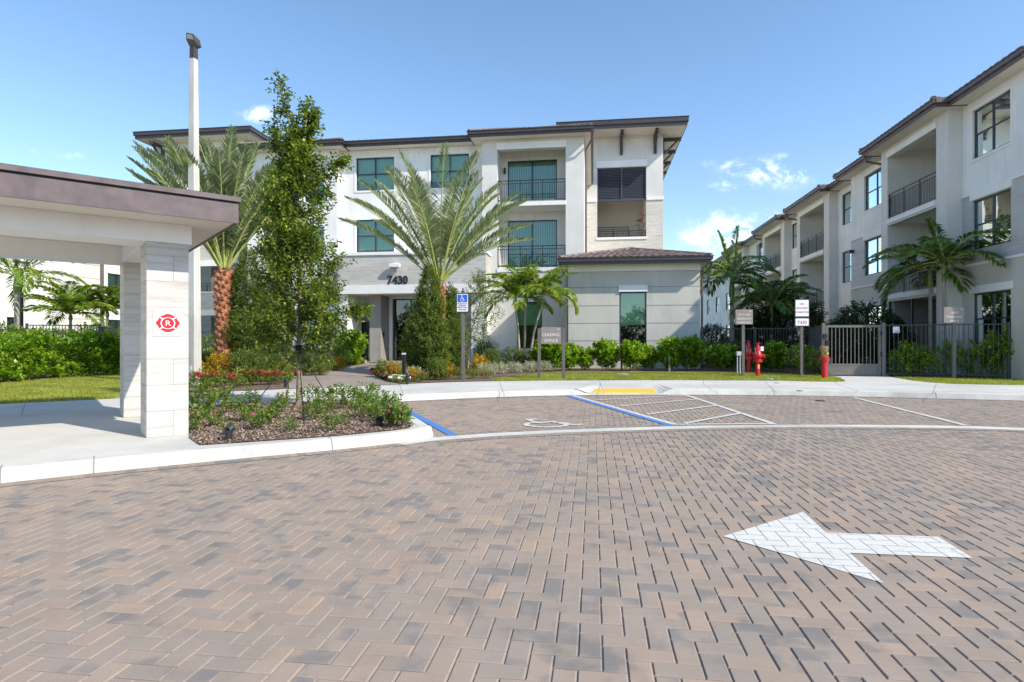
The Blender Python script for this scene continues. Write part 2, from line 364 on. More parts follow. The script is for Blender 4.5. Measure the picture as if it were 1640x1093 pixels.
def leafmat(name, c0, c1, c2=None, rough=.45, tr=.35, spec=.4):
    m, t = newmat(name); gi = t.add('ShaderNodeNewGeometry'); r = gi.outputs['Random Per Island']
    c = t.mix(r, (*c0, 1), (*c1, 1))
    if c2: c = t.mix(t.rng(t.m('FRACT', t.m('MULTIPLY', r, 17.3)), .72, .95), c, (*c2, 1))
    n = t.noise(gi.outputs[0], 2.2, 2); k = t.rng(n, .3, .7, .8, 1.2); c = t.mix(1., c, t.comb(k, k, k), 'MULTIPLY')
    p = t.add('ShaderNodeBsdfPrincipled'); t.put(p.inputs['Base Color'], c); p.inputs['Roughness'].default_value = rough; p.inputs['Specular IOR Level'].default_value = spec
    tl = t.add('ShaderNodeBsdfTranslucent'); t.put(tl.inputs[0], t.mix(1., c, (1.5, 1.5, .7, 1), 'MULTIPLY'))
    mx = t.add('ShaderNodeMixShader'); mx.inputs[0].default_value = tr; t.l.new(p.outputs[0], mx.inputs[1]); t.l.new(tl.outputs[0], mx.inputs[2]); t.l.new(mx.outputs[0], t.out.inputs[0])
    return m
M['leaf_tree'] = leafmat('oak_leaves', (.065, .115, .015), (.165, .235, .034), (.36, .38, .07))
M['leaf_pod'] = leafmat('podocarpus_leaves', (.085, .14, .025), (.17, .24, .05), (.27, .30, .08))
M['leaf_clusia'] = leafmat('glossy_leaves', (.075, .17, .012), (.26, .42, .025), (.48, .60, .07), .32, .4)
M['leaf_dark'] = leafmat('dark_leaves', (.018, .045, .012), (.04, .085, .022), (.07, .12, .03))
M['leaf_date'] = leafmat('date_palm_fronds', (.19, .25, .13), (.33, .385, .22), (.46, .48, .30), .5, .3)
M['leaf_palm'] = leafmat('green_palm_fronds', (.10, .20, .02), (.24, .36, .04), (.42, .44, .06), .4, .35)
M['leaf_palmd'] = leafmat('dark_palm_fronds', (.05, .12, .016), (.14, .24, .035), (.27, .36, .06), .35, .3)
M['leaf_bed'] = leafmat('ixora_leaves', (.08, .15, .02), (.18, .27, .05), (.32, .38, .08), .45, .35)
M['leaf_yellow'] = leafmat('croton_leaves', (.32, .27, .02), (.55, .38, .03), (.40, .12, .02), .4, .3)
M['leaf_grey'] = leafmat('silver_leaves', (.34, .36, .25), (.55, .56, .44), None, .6, .2)
M['grass'] = leafmat('grass_blades', (.24, .29, .03), (.38, .39, .07), (.50, .46, .15), .6, .4)
M['petal_red'] = leafmat('red_petals', (.42, .012, .03), (.66, .03, .09), None, .6, .3)
M['petal_pink'] = leafmat('pink_petals', (.75, .12, .25), (.85, .30, .42), None, .6, .3)
M['petal_white'] = leafmat('white_petals', (.8, .8, .78), (.88, .88, .86), None, .6, .3)
M['bark'] = plain('grey_bark', (.24, .19, .14), .85, 0, .3, .6, scale=14)
M['twig'] = plain('twig_bark', (.20, .15, .10), .8, 0, .2)
M['palmtrunk'] = plain('ringed_palm_trunk', (.36, .33, .27), .8, 0, .25, .5, scale=12)
M['datetrunk'] = plain('orange_leaf_bases', (.40, .155, .075), .75, 0, .35, .5, scale=9)
M['shaft'] = plain('green_crownshaft', (.16, .25, .05), .45, 0, .2)
M['rachis'] = plain('frond_stem', (.42, .45, .13), .5, 0, .15)
def tilemat():
    m, t = newmat('clay_roof_tile'); gi = t.add('ShaderNodeNewGeometry'); r = gi.outputs['Random Per Island']; P = gi.outputs[0]
    c = t.mix(r, (.17, .13, .115, 1), (.29, .22, .195, 1)); n = t.noise(P, 5, 5, .7); c = t.mix(t.rng(n, .45, .75, 0., .6), c, (.12, .09, .085, 1))
    principled(t, c, .75, t.noise(P, 60, 3), .4, .004, spec=.25); return m
M['tile'] = tilemat()
# ================================================================== ground, road, pavement
def offset(poly, d, closed=False):
    P = [Vector(p[:2]) for p in poly]; out = []; n = len(P)
    for i, p in enumerate(P):
        a = P[i - 1] if (i > 0 or closed) else None; c = P[(i + 1) % n] if (i < n - 1 or closed) else None
        t1 = (p - a).normalized() if a is not None else None; t2 = (c - p).normalized() if c is not None else None
        t1 = t1 or t2; t2 = t2 or t1
        n1 = Vector((-t1.y, t1.x)); n2 = Vector((-t2.y, t2.x)); b = (n1 + n2).normalized()
        out.append(p + b * d / max(.45, b.dot(n1)))
    return out
def smooth(poly, k=4):
    P = [Vector(p[:2]) for p in poly]; out = []
    for i in range(len(P) - 1):
        p0 = P[max(i - 1, 0)]; p1 = P[i]; p2 = P[i + 1]; p3 = P[min(i + 2, len(P) - 1)]
        for j in range(k):
            t = j / k; out.append(.5 * ((2 * p1) + (p2 - p0) * t + (2 * p0 - 5 * p1 + 4 * p2 - p3) * t * t + (3 * p1 - p0 - 3 * p2 + p3) * t ** 3))
    return out + [P[-1]]
def rampf(p):
    if not (13 < p[1] < 16): return 1.
    x = CX + p[0] / p[1] * F; k = max(0, min(1, (abs(x - 1000) - 54) / 26)); k = k * k * (3 - 2 * k); return .12 + .88 * k
def sweep(mb, poly, profile):
    rings = [[(*o, z if z < .005 else .004 + (z - .004) * rampf(p)) for o, p in zip(offset(poly, d), poly)] for d, z in profile]
    for r0, r1 in zip(rings, rings[1:]):
        for i in range(len(poly) - 1): mb.q(r0[i], r0[i + 1], r1[i + 1], r1[i])
def sheet(name, pts, z, mat, parent=None, thick=None):
    mb = MB()
    if thick is None: mb.q(*[(p[0], p[1], z) for p in pts])
    else: mb.prism(pts, z - thick, z)
    o = mb.build(name, mat, parent)
    import bmesh
    bm = bmesh.new(); bm.from_mesh(o.data); bmesh.ops.triangulate(bm, faces=[f for f in bm.faces if len(f.verts) > 4])
    bm.normal_update()
    for f in bm.faces:
        if thick is None and f.normal.z < 0: f.normal_flip()
    if thick is not None: bmesh.ops.recalc_face_normals(bm, faces=bm.faces)
    bm.to_mesh(o.data); bm.free(); return o
def strip(mb, pts, w, z):
    a = offset(pts, w / 2); b = offset(pts, -w / 2)
    for i in range(len(pts) - 1): mb.q((*b[i], z), (*b[i + 1], z), (*a[i + 1], z), (*a[i], z))

structure(sheet('ground', [(-700, -400), (700, -400), (700, 900), (-700, 900)], -.04, M['lawn']))
# the sanded joint bed lies 8 mm below the paver tops; farther off the lane is one sheet
ua = [(-18.5, .6), (21, .6), (21, 16.2), (-18.5, 16.2)]
structure(sheet('road', ua, -.0075, M['sand']))
for r_ in ([(-70, -60), (90, -60), (90, .95), (-70, .95)], [(-70, .95), (-14, .95), (-14, 19), (-70, 19)], [(17.5, .95), (90, .95), (90, 19), (17.5, 19)]): structure(sheet('road', r_, -.004, M['paver']))
GZ = .132
kp = [(-40, -20.2), (-9.6, 1.9)] + [G(*p) for p in [(0, 775), (150, 758.5), (300, 743.5), (420, 732), (533, 721.5), (600, 714.5), (640, 710)]] + [Vector(p) for p in ((-1.157, 7.952), (-1.121, 8.02), (-1.101, 8.099), (-1.096, 8.18), (-1.108, 8.262), (-1.35, 8.96), (-1.74, 9.91), (-2.26, 11.07), (-2.74, 12.15))]
kp1 = smooth(kp, 3)
kp2 = smooth([G(*p) for p in [(596, 646), (640, 643.3), (700, 640.5), (800, 636.2), (900, 633.6), (920, 633.3), (940, 633), (960, 632.8), (1000, 632.6), (1040, 632.6), (1060, 632.6), (1080, 632.6), (1120, 632.6), (1240, 633.3), (1400, 636), (1500, 638.5), (1640, 642), (1800, 647), (2100, 658), (2900, 690)]], 3)
KERB = [Vector(p) for p in kp1[:-1]] + [Vector(p) for p in kp2]
mb = MB(); sweep(mb, KERB, [(0, -.06), (0, .004), (.045, .112), (.058, .126), (.075, .133), (.21, .1335), (.214, .12)])
kerb = structure(mb.build('kerb', M['kerb'], smooth=True))
mb = MB()
for px in [(-10, 776), (533, 721.5), (1246, 633), (1492, 638), (787, 637), (150, 758)]:
    g = Vector(G(*px)[:2]); i = min(range(1, len(KERB) - 1), key=lambda k: (KERB[k] - g).length)
    tdir = (KERB[i + 1] - KERB[i]).normalized(); nn = Vector((-tdir.y, tdir.x)); p = KERB[i]
    a = p - nn * .003
    prof = [(-.004, .004), (.041, .1145), (.056, .1285), (.073, .1362), (.213, .1368)]
    for (d0, z0), (d1, z1) in zip(prof, prof[1:]):
        p0 = p + nn * d0; p1 = p + nn * d1; s = tdir * .006
        mb.q((*(p0 - s), z0), (*(p0 + s), z0), (*(p1 + s), z1), (*(p1 - s), z1))
mb.build('expansion_joint', M['jointc'], kerb)
inner = offset(KERB, .216)
backline = [G(*p, GZ) for p in [(2900, 655), (2000, 625), (1640, 617), (1580, 616.5), (1523, 615), (1490, 613), (1462, 610), (1440, 606.5), (1428, 604.2), (1420, 600.5), (1318, 600.5), (1329, 602.5), (1341, 605), (1350, 608), (1354, 611), (1340, 612),
            (1300, 611.5), (1250, 610), (1100, 609.3), (980, 609.5), (880, 610), (780, 611), (720, 612.5), (643, 615.5), (560, 618.5), (471, 622.5), (423, 625), (302, 629.5), (180, 639), (0, 647.5), (-300, 664)]] + [(-40, 12.), (-40, -19.8)]
# remove the little step back towards the gate for the polygon order: gate apron is part of the pavement
def xp(p): return CX + p[0] / p[1] * F
k0 = next(i for i, p in enumerate(inner) if p[1] > 13 and xp(p) > 918); k1 = max(i for i, p in enumerate(inner) if p[1] > 13 and xp(p) < 1082)
A0, A1 = inner[k0], inner[k1]; Q0, Q1 = Vector(((948 - CX) / F * 16.3, 16.3)), Vector(((1052 - CX) / F * 16.3, 16.3))
notch = [tuple(p) for p in inner[:k0 + 1]] + [tuple(Q0), tuple(Q1)] + [tuple(p) for p in inner[k1:]]
rp = inner[k0:k1 + 1]; mb = MB(); zr = lambda p: .004 + (.1285) * rampf(p)
for p, q in zip(rp, rp[1:]):
    n_ = len(rp) - 1; i_ = rp.index(p)
    mb.q((*p, zr(p)), (*q, zr(q)), (*Q0.lerp(Q1, (i_ + 1) / n_), GZ), (*Q0.lerp(Q1, i_ / n_), GZ))
notch_poly = [tuple(p) for p in notch] + [tuple(p[:2]) for p in backline]
walk = structure(sheet('pavement', notch + [p[:2] for p in backline], GZ, M['concrete']))
mb.build('kerb_ramp', M['concrete'], walk)
lawnp = [(p[0], p[1] - .12) for p in reversed(backline[:-2])] + [(300, 14), (600, 700), (-600, 700), (-600, 12), (-40, 11.9)]
structure(sheet('lawn', lawnp, .118, M['lawn']))
mb = MB()
def joint(p, q, z=GZ + .003, w=.011): strip(mb, [Vector(G(*p, z)[:2]), Vector(G(*q, z)[:2])], w, z)
for p, q in [((800, 611), (808, 635)), ((1126, 609.5), (1127, 616)), ((1127, 616), (1150, 631)), ((1225, 612), (1246, 631)), ((1335, 613), (1366, 624)), ((1366, 624), (1400, 634)), ((1500, 614), (1492, 636)), ((640, 616), (650, 642)),
             ((40, 647), (34, 666)), ((34, 666), (230, 656)), ((-60, 668), (34, 666)), ((960, 610), (968, 631)), ((1640, 630), (1366, 624)), ((1366, 624), (1127, 619)), ((480, 623), (500, 641))]: joint(p, q)
mb.build('joint', M['jointc'], walk)
# iron covers and small lids in the pavement
for (x, y, r, lab) in [(1244, 613.6, .09, 'small dark valve cover in the pavement below the red siamese hydrant'), (1309, 672, .12, 'flat steel cover set in the pavers right of the hatched bay')]:
    pass
# flush ribbon between the lane and the parking bays
rib = smooth([G(*p) for p in [(640, 711.5), (690, 704.5), (760, 699), (834, 694.6), (959, 689.3), (1107, 685), (1240, 683), (1400, 683.2), (1548, 685), (1640, 688), (1800, 694), (2200, 712)]], 4)
mb = MB(); strip(mb, rib, .26, .005); structure(mb.build('concrete_ribbon', M['kerb']))
# soldier course of pavers along the kerb and the ribbon: each paver its own small face with a joint
mb = MB(); jb = MB()
def soldier(poly, d0, d1, z=.0045):
    a = [Vector(p) for p in offset(poly, d0)]; b = [Vector(p) for p in offset(poly, d1)]
    acc = 0.; L = .1
    for i in range(len(a) - 1):
        ln = (a[i + 1] - a[i]).length; n = max(1, round(ln / L))
        for k in range(n):
            t0 = (k + .04) / n; t1 = (k + .96) / n
            p = a[i].lerp(a[i + 1], t0); q = a[i].lerp(a[i + 1], t1); r = b[i].lerp(b[i + 1], t1); s = b[i].lerp(b[i + 1], t0)
            mb.q((*p, z), (*q, z), (*r, z), (*s, z))
        jb.q((*a[i], z - .002), (*a[i + 1], z - .002), (*b[i + 1], z - .002), (*b[i], z - .002))
fine = [p for p in KERB if -12 < p.x < 16]
isl = [p for p in kp1 if p[0] > -9.5 and Vector(p).y < 8.3]
soldier(fine[:next(i for i, p in enumerate(fine) if p.x > -1.25)], -.004, -.19)
soldier([p for p in kp2 if p[0] < 30], -.004, -.19)
soldier(rib[6:], .134, .32); soldier(rib[4:], -.134, -.32)
pe = structure(mb.build('paver_edging', M['pavedge'])); jb.build('paver_joint', M['jointc'], pe)

# painted markings
def gp(L, z=0.): return [Vector(G(*p, z)[:2]) for p in L]
def mark(name, segs, mat, z=.0085):
    mb = MB()
    for i, (pts, w) in enumerate(segs): strip(mb, gp(pts), w, z + i * .0008)
    return structure(mb.build(name, mat))
mark('blue_bay_line', [([(628, 645.5), (726, 698)], .13)], M['mblue']); mark('blue_bay_line', [([(908, 634), (1074, 682)], .13)], M['mblue'])
mark('white_bay_line', [([(917, 634), (1084, 681.5)], .10), ([(1097, 633), (1241, 680.5)], .10), ([(955, 641.7), (1097, 633.8)], .09), ([(992, 651.5), (1119, 640)], .09), ([(1035, 664.7), (1150, 650)], .09),
                        ([(1096, 679.5), (1186, 662.8)], .09), ([(1080, 681.2), (1240, 680)], .09)], M['mwhite'])
mark('white_bay_line', [([(1366, 637), (1548, 682.5)], .10)], M['mwhite'])
z7 = lambda L: [(820 + a / 9.11, 640 + b / 9.11) for a, b in L]
mark('accessible_bay_symbol', [(z7([(330, 345), (240, 352), (200, 368), (215, 388), (350, 405), (500, 412), (640, 406), (760, 393), (800, 378), (750, 362), (690, 352)]), .09),
                               (z7([(190, 301), (365, 297)]), .12), (z7([(240, 305), (330, 335), (400, 352), (480, 345), (590, 330), (640, 343), (760, 350), (850, 373), (930, 382), (1030, 370)]), .085)], M['mwhite'])
structure(sheet('road_arrow', gp([(1158.3, 860), (1286.3, 820.5), (1323, 854), (1502.8, 860.8), (1558, 895), (1361, 886.7), (1416, 935.5)]), .004, M['mwhite']))
# tactile strip
ty = [Vector(((x - CX) / F * Y, Y)) for x, Y in ((949, 14.72), (1051, 14.72), (1047, 15.35), (953, 15.35))]
def zt_(p, d=0.): return .024 + (p.y - 14.7) / 1.6 * .108 + d
tp = thing('tactile_strip', 'yellow tactile warning plate in the pavement at the accessible bay', 'tactile paving', (*ty[0], .02))
mb = MB(); b_ = [(p.x, p.y, zt_(p, -.004)) for p in ty]; t_ = [(p.x, p.y, zt_(p, .012)) for p in ty]
mb.v += b_ + t_; mb.f += [(4, 5, 6, 7)] + [(i, (i + 1) % 4, 4 + (i + 1) % 4, 4 + i) for i in range(4)]

for i in range(1, 30):
    for j in range(1, 5):
        a = ty[0].lerp(ty[1], i / 30); b = ty[3].lerp(ty[2], i / 30); c = a.lerp(b, j / 5); mb.cyl(c, .014, zt_(c, .01), zt_(c, .017), 6, .008)
mb.build('plate', M['yellow'], tp)
# entrance path, rising gently to the doors
def Gs(x, y):
    z = .14
    for _ in range(8): p = G(x, y, z); z = .5 * z + .5 * (.14 + .16 * min(1, max(0, (p[1] - 16.) / 12.)))
    return (p[0], p[1], z)
left = [Gs(*p) for p in [(463, 623), (462, 612), (470, 602), (490, 595), (530, 588.5), (570, 583.5)]]; right = [Gs(*p) for p in [(643, 615.5), (617, 610.5), (601, 603.5), (598, 596), (605, 589.5), (618, 584)]]
wl = W(-12.6, 31); wr = W(-4.0, 31)
left += [(*W(-9.2, 27.2)[:2], .3), (*W(-12, 27.6)[:2], .3), (*W(-12, 31)[:2], .3)]; right += [(*W(-6.2, 27.2)[:2], .3), (*W(-4.3, 27.6)[:2], .3), (*W(-4.3, 31)[:2], .3)]
mb = MB()
for i in range(len(left) - 1):
    mb.q(left[i], right[i], right[i + 1], left[i + 1])
    for s in (left, right): mb.q(s[i], s[i + 1], (s[i + 1][0], s[i + 1][1], .1), (s[i][0], s[i][1], .1))
structure(mb.build('entrance_path', M['pathc']))
# mulch beds
def bed(name, px, z, amp=.0):
    pts = [G(*p, z)[:2] for p in px]; return structure(sheet(name, pts, z, M['mulch']))
ISL = [(303, 652), (400, 647), (500, 643.5), (580, 641.5), (592, 646), (612, 655), (632, 663), (650, 672), (663, 680), (656, 685), (633, 688.5), (538, 698), (420, 706), (320, 712.5), (303, 701)]
bed('mulch_island', ISL, .142)
bed('flower_bed', [(302, 628.8), (423, 624.6), (460, 622.7), (460, 612), (468, 602), (490, 594.5), (530, 588), (560, 583), (500, 579), (400, 580), (302, 590)], .14)
bed('flower_bed', [(645, 614.8), (720, 611.8), (780, 610.4), (800, 606), (850, 600), (900, 597), (1325, 597), (1325, 584), (640, 584), (620, 586), (607, 590), (600, 596), (603, 603), (619, 610)], .14)
bed('hedge_bed', [(-400, 634), (0, 614), (100, 604), (182, 596.5), (210, 590), (-400, 590)], .135)
bed('fence_bed', [(1419, 600.5), (1440, 603.5), (1520, 606), (1640, 607.5), (1900, 612), (1900, 595), (1419, 595)], .135)
# chips of bark lying on the island
rng = np.random.default_rng(3)
def inpoly(P, poly):
    x, y = P[:, 0], P[:, 1]; c = np.zeros(len(P), bool); n = len(poly)
    for i in range(n):
        x0, y0 = poly[i][:2]; x1, y1 = poly[i - 1][:2]
        k = ((y0 > y) != (y1 > y)) & (x < (x1 - x0) * (y - y0) / (y1 - y0 + 1e-12) + x0); c ^= k
    return c
def scatter(poly, n, rng):
    poly = [p[:2] for p in poly]; a = np.array(poly); lo, hi = a.min(0), a.max(0); out = np.zeros((0, 2))
    while len(out) < n:
        P = rng.uniform(lo, hi, (n, 2)); out = np.vstack([out, P[inpoly(P, poly)]])
    return out[:n]
def flat_bits(P, z, L, Wd, rng, lift=.02):
    n = len(P); a = rng.uniform(0, 2 * np.pi, n); t = rng.normal(0, .45, n); l = rng.uniform(.4, 1, n) * L; w = rng.uniform(.4, 1, n) * Wd
    c = np.c_[P, z + rng.uniform(.003, lift, n)]; d = np.c_[np.cos(a) * np.cos(t), np.sin(a) * np.cos(t), np.sin(t)] * l[:, None] / 2; s = np.c_[-np.sin(a), np.cos(a), rng.normal(0, .4, n)] * w[:, None] / 2
    return np.stack([c - d - s, c + d - s, c + d + s, c - d + s], 1).reshape(-1, 3)
P = scatter([G(*p, .142) for p in ISL], 15000, rng)
tag(fastmesh('mulch_chips', flat_bits(P, .143, .05, .016, rng), 4, M['chips']), 'brown shredded bark mulch covering the kerbed island', 'mulch', kind='stuff')
# grass blades on the lawns
def blades(P, z, h, rng, w=.012):
    n = len(P); a = rng.uniform(0, 2 * np.pi, n); hh = h * rng.uniform(.5, 1.2, n); lean = rng.normal(0, .5, (n, 2)) * hh[:, None]
    b = np.c_[P, np.full(n, z)]; s = np.c_[np.cos(a), np.sin(a), np.zeros(n)] * w / 2
    return np.stack([b - s, b + s, b + np.c_[lean, hh]], 1).reshape(-1, 3)
LAWN_MID = [(781, 611), (880, 610), (980, 609.5), (1100, 609.3), (1250, 610), (1340, 612), (1354, 611), (1345, 606), (1329, 602), (1318, 599), (1180, 597), (900, 596), (850, 599.5), (800, 606)]
LAWN_L = [(-260, 661), (0, 647.5), (180, 639), (225, 636), (302, 629), (302, 600), (182, 597), (100, 604.5), (0, 614.5), (-260, 628)]
LAWN_R = [(1429, 604.5), (1468, 610.5), (1523, 615), (1640, 617), (1800, 621), (1800, 609), (1640, 606), (1520, 604.5), (1440, 602)]
PP = np.vstack([scatter([G(*p, .12) for p in L], n, rng) for L, n in ((LAWN_MID, 60000), (LAWN_L, 60000), (LAWN_R, 26000))])
tag(fastmesh('grass', blades(PP, .118, .055, rng), 3, M['grass']), 'short green lawn grass behind the pavement', 'grass', kind='stuff')

# real bevelled pavers over the sanded joint bed, wherever the lane is near enough to see them
rng = np.random.default_rng(12)
I, J = np.meshgrid(np.arange(150, 640), np.arange(370, 600)); I = I.ravel(); J = J.ravel(); kk = (I - J) % 4
Hs = kk == 0; Vs = kk == 3
x0 = np.r_[I[Hs], I[Vs]].astype(float); y0 = np.r_[J[Hs], J[Vs]].astype(float); w = np.r_[np.full(Hs.sum(), 2.), np.full(Vs.sum(), 1.)]; h = np.r_[np.full(Hs.sum(), 1.), np.full(Vs.sum(), 2.)]
cu = -((x0 + w / 2) - 400.37) / 10; cv = ((y0 + h / 2) - 400.2) / 10; w, h = w / 10, h / 10
X = cu * .9907 + cv * .1361; Y = -cu * .1361 + cv * .9907
pv = np.array(notch_poly); keep = (Y > .9) & (Y < 15.2) & (X > -18) & (X < 20.6) & ~inpoly(np.c_[X, Y], pv)
cu, cv, w, h, X, Y = (q[keep] for q in (cu, cv, w, h, X, Y)); n = len(X)
kpt = np.array([tuple(p) for p in KERB]); seg = kpt[1:] - kpt[:-1]
dmin = np.full(n, 9.)
for p, s in zip(kpt[:-1], seg):
    if abs(p[0]) > 30: continue
    tt = np.clip(((X - p[0]) * s[0] + (Y - p[1]) * s[1]) / (s @ s), 0, 1); dmin = np.minimum(dmin, np.hypot(X - p[0] - tt * s[0], Y - p[1] - tt * s[1]))
keep = dmin > .05; cu, cv, w, h = (q[keep] for q in (cu, cv, w, h)); n = len(cu)
g_, ch = .0027, .0048
hw, hh_ = w / 2 - g_, h / 2 - g_; zt = rng.normal(0, .0005, n); tu = rng.normal(0, .004, n); tv = rng.normal(0, .004, n); ang = rng.normal(0, .0035, n)
def corner(su, sv, inset, dz):
    a_, b_ = su * (hw - inset), sv * (hh_ - inset); uu = a_ * np.cos(ang) - b_ * np.sin(ang); vv = a_ * np.sin(ang) + b_ * np.cos(ang)
    z = zt + tu * uu + tv * vv + dz; u_, v_ = cu + uu, cv + vv
    return np.c_[u_ * .9907 + v_ * .1361, -u_ * .1361 + v_ * .9907, z]
sg = [(-1, -1), (1, -1), (1, 1), (-1, 1)]
top_ = [corner(a_, b_, ch, 0.) for a_, b_ in sg]; low = [corner(a_, b_, 0, -.0045) for a_, b_ in sg]; bot = [corner(a_, b_, 0, -.011) for a_, b_ in sg]
V = np.stack(top_ + low + bot, 1).reshape(-1, 3).astype(np.float32)
base = (np.arange(n) * 12)[:, None, None]
fc = [(0, 1, 2, 3)] + [(4 + i, 4 + (i + 1) % 4, (i + 1) % 4, i) for i in range(4)] + [(8 + i, 8 + (i + 1) % 4, 4 + (i + 1) % 4, 4 + i) for i in range(4)]
Fi = (base + np.array(fc)[None]).reshape(-1)
me = bpy.data.meshes.new('pavers'); me.vertices.add(len(V)); me.vertices.foreach_set('co', V.ravel()); me.loops.add(len(Fi)); me.loops.foreach_set('vertex_index', Fi.astype(np.int32))
me.polygons.add(len(Fi) // 4); me.polygons.foreach_set('loop_start', np.arange(0, len(Fi), 4, dtype=np.int32)); me.update(calc_edges=True); me.shade_flat(); me.materials.append(M['pavedge'])
po = bpy.data.objects.new('pavers', me); sc.collection.objects.link(po); tag(po, 'herringbone brick pavers of the lane', 'pavers', kind='structure')
# ================================================================== buildings
def PV(V): return lambda a, d, z: W(a, V + d, z)
def PUL(U): return lambda a, d, z: W(U + d, a, z)      # wall that faces left
def PUR(U): return lambda a, d, z: W(U - d, a, z)      # wall that faces right
def ux(V, x): return onV(V, x)[0]
def vz(V, x, y): return onV(V, x, y)[1]
def uv(U, x): return onU(U, x)[0]

def window(root, P, a0, a1, z0, z1, cols=2, rail=True, blind=1., surround=.1, gl='glass', name='window', door=False, vert=False, interior=.45, header=None):
    """frame mesh with pane, blind, dark room behind and a raised surround"""
    if a0 > a1: a0, a1 = a1, a0
    fr = MB(P); w = .055; D0, D1 = .06, .13
    fr.box(a0, a0 + w, D0, D1, z0, z1); fr.box(a1 - w, a1, D0, D1, z0, z1)
    fr.box(a0 + w, a1 - w, D0, D1, z0, z0 + w); fr.box(a0 + w, a1 - w, D0, D1, z1 - w, z1)
    for i in range(1, cols):
        c = a0 + (a1 - a0) * i / cols; fr.box(c - .03, c + .03, D0 + .003, D1 - .003, z0 + w, z1 - w)
    zm = z0 + (z1 - z0) * .5
    if rail:
        for i in range(cols):
            l = a0 + (a1 - a0) * i / cols + (w if i == 0 else .03); r = a0 + (a1 - a0) * (i + 1) / cols - (w if i == cols - 1 else .03)
            fr.box(l, r, D0 + .01, D1 - .01, zm - .025, zm + .025)
    o = fr.build(name, M['frame'], root)
    p = MB(P); wr = random.Random(int(a0 * 77 + z0 * 31)); zr_ = [z0 + .02, zm, z1 - .02] if rail else [z0 + .02, z1 - .02]
    for i in range(cols):
        l, r = a0 + w * .5 + (a1 - a0 - w) * i / cols, a0 + w * .5 + (a1 - a0 - w) * (i + 1) / cols
        for za, zb in zip(zr_, zr_[1:]):
            j = [.095 + wr.uniform(-.006, .006) for _ in range(3)]; p.q((l, j[0], za), (r, j[1], za), (r, j[1] + j[2] - .095, zb), (l, j[0] + j[2] - .095, zb))
    p.build('pane', M[gl], o)
    if blind and not vert and blind > .9: blind = wr.choice([1., .92, .78, .97])
    if blind:
        b = MB(P); zb = z1 - (z1 - z0) * blind
        if vert:
            n = int((a1 - a0) / .09)
            for i in range(n):
                c = a0 + .05 + (a1 - a0 - .1) * (i + .5) / n; b.q((c - .035, .19, z0 + .04), (c + .03, .23, z0 + .04), (c + .03, .23, z1 - .04), (c - .035, .19, z1 - .04))
        else: b.q((a0 + .02, .2, zb), (a1 - .02, .2, zb), (a1 - .02, .2, z1 - .02), (a0 + .02, .2, z1 - .02))
        b.build('blind', M['blind'], o)
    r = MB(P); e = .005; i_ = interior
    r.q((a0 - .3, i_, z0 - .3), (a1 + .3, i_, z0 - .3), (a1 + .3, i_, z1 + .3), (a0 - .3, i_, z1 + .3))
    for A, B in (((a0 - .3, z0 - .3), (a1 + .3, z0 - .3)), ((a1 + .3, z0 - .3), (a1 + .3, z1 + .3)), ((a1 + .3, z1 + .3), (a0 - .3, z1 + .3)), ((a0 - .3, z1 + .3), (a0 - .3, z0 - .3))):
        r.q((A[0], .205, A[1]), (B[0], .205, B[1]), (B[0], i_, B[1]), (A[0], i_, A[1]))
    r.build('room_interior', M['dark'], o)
    if surround:
        s = MB(P); t = surround
        s.box(a0 - t, a0 - e, -.022, -.001, z0 - t, z1 + t); s.box(a1 + e, a1 + t, -.022, -.001, z0 - t, z1 + t)
        s.box(a0 - e, a1 + e, -.022, -.001, z1 + e, z1 + t); s.box(a0 - e, a1 + e, -.03, -.001, z0 - t, z0 - e)
        s.build('window_surround', M['trim'], o)
    if header:
        s = MB(P); s.box(a0 - .08, a1 + .08, -.05, -.001, z1 + .02, z1 + .02 + header); s.build('window_header', M['trim'], o)
    return o
def railing(parent, P, a0, a1, z, d=.06, h=1.07, name='railing', mat='black', gap=.11):
    if a0 > a1: a0, a1 = a1, a0
    mb = MB(P); mb.box(a0, a1, d - .025, d + .025, z + h - .04, z + h); mb.box(a0, a1, d - .015, d + .015, z + h - .17, z + h - .14); mb.box(a0, a1, d - .015, d + .015, z + .08, z + .11)
    n = max(2, round((a1 - a0) / 1.15))
    for i in range(n + 1):
        c = a0 + .02 + (a1 - a0 - .04) * i / n; mb.box(c - .02, c + .02, d - .02, d + .02, z, z + h - .04)
    n = round((a1 - a0) / gap)
    for i in range(1, n):
        c = a0 + (a1 - a0) * i / n; mb.box(c - .008, c + .008, d - .008, d + .008, z + .11, z + h - .17)
    return mb.build(name, M[mat], parent)
def balcony(root, P, a0, a1, z0, z1, depth, da=None, dz=None, wallm='cream', rail=True, gl='glass', light=False):
    """recessed balcony behind an opening of the facade: floor, side and back walls, glazed door, railing"""
    if a0 > a1: a0, a1 = a1, a0
    b = MB(P); A, B = a0 - .004, a1 + .004
    holes = [(da[0], da[1], z0 + .02, dz)] if da else []
    old = P; PB = lambda a, d, z: P(a, d + depth, z)
    b.facade(PB, A - .2, B + .2, z0 - .1, z1 + .35, .15, holes)
    b.box(A - .15, A, .28, depth - .002, z0, z1 + .3); b.box(B, B + .15, .28, depth - .002, z0, z1 + .3)
    o = b.build('balcony', M[wallm], root)
    c = MB(P); c.box(A - .15, B + .15, .27, depth - .003, z1 + .3, z1 + .38); c.build('ceiling', M['soffit'], o)
    f = MB(P); f.box(A + .006, B - .006, -.05, depth - .004, z0 - .2, z0); f.build('floor_slab', M['trim'], o)
    if da:
        w = window(root, PB, da[0], da[1], z0 + .02, dz, 2, False, 1., 0, gl, 'sliding_door', True, True)
    if rail: railing(o, P, a0 + .01, a1 - .01, z0)
    return o
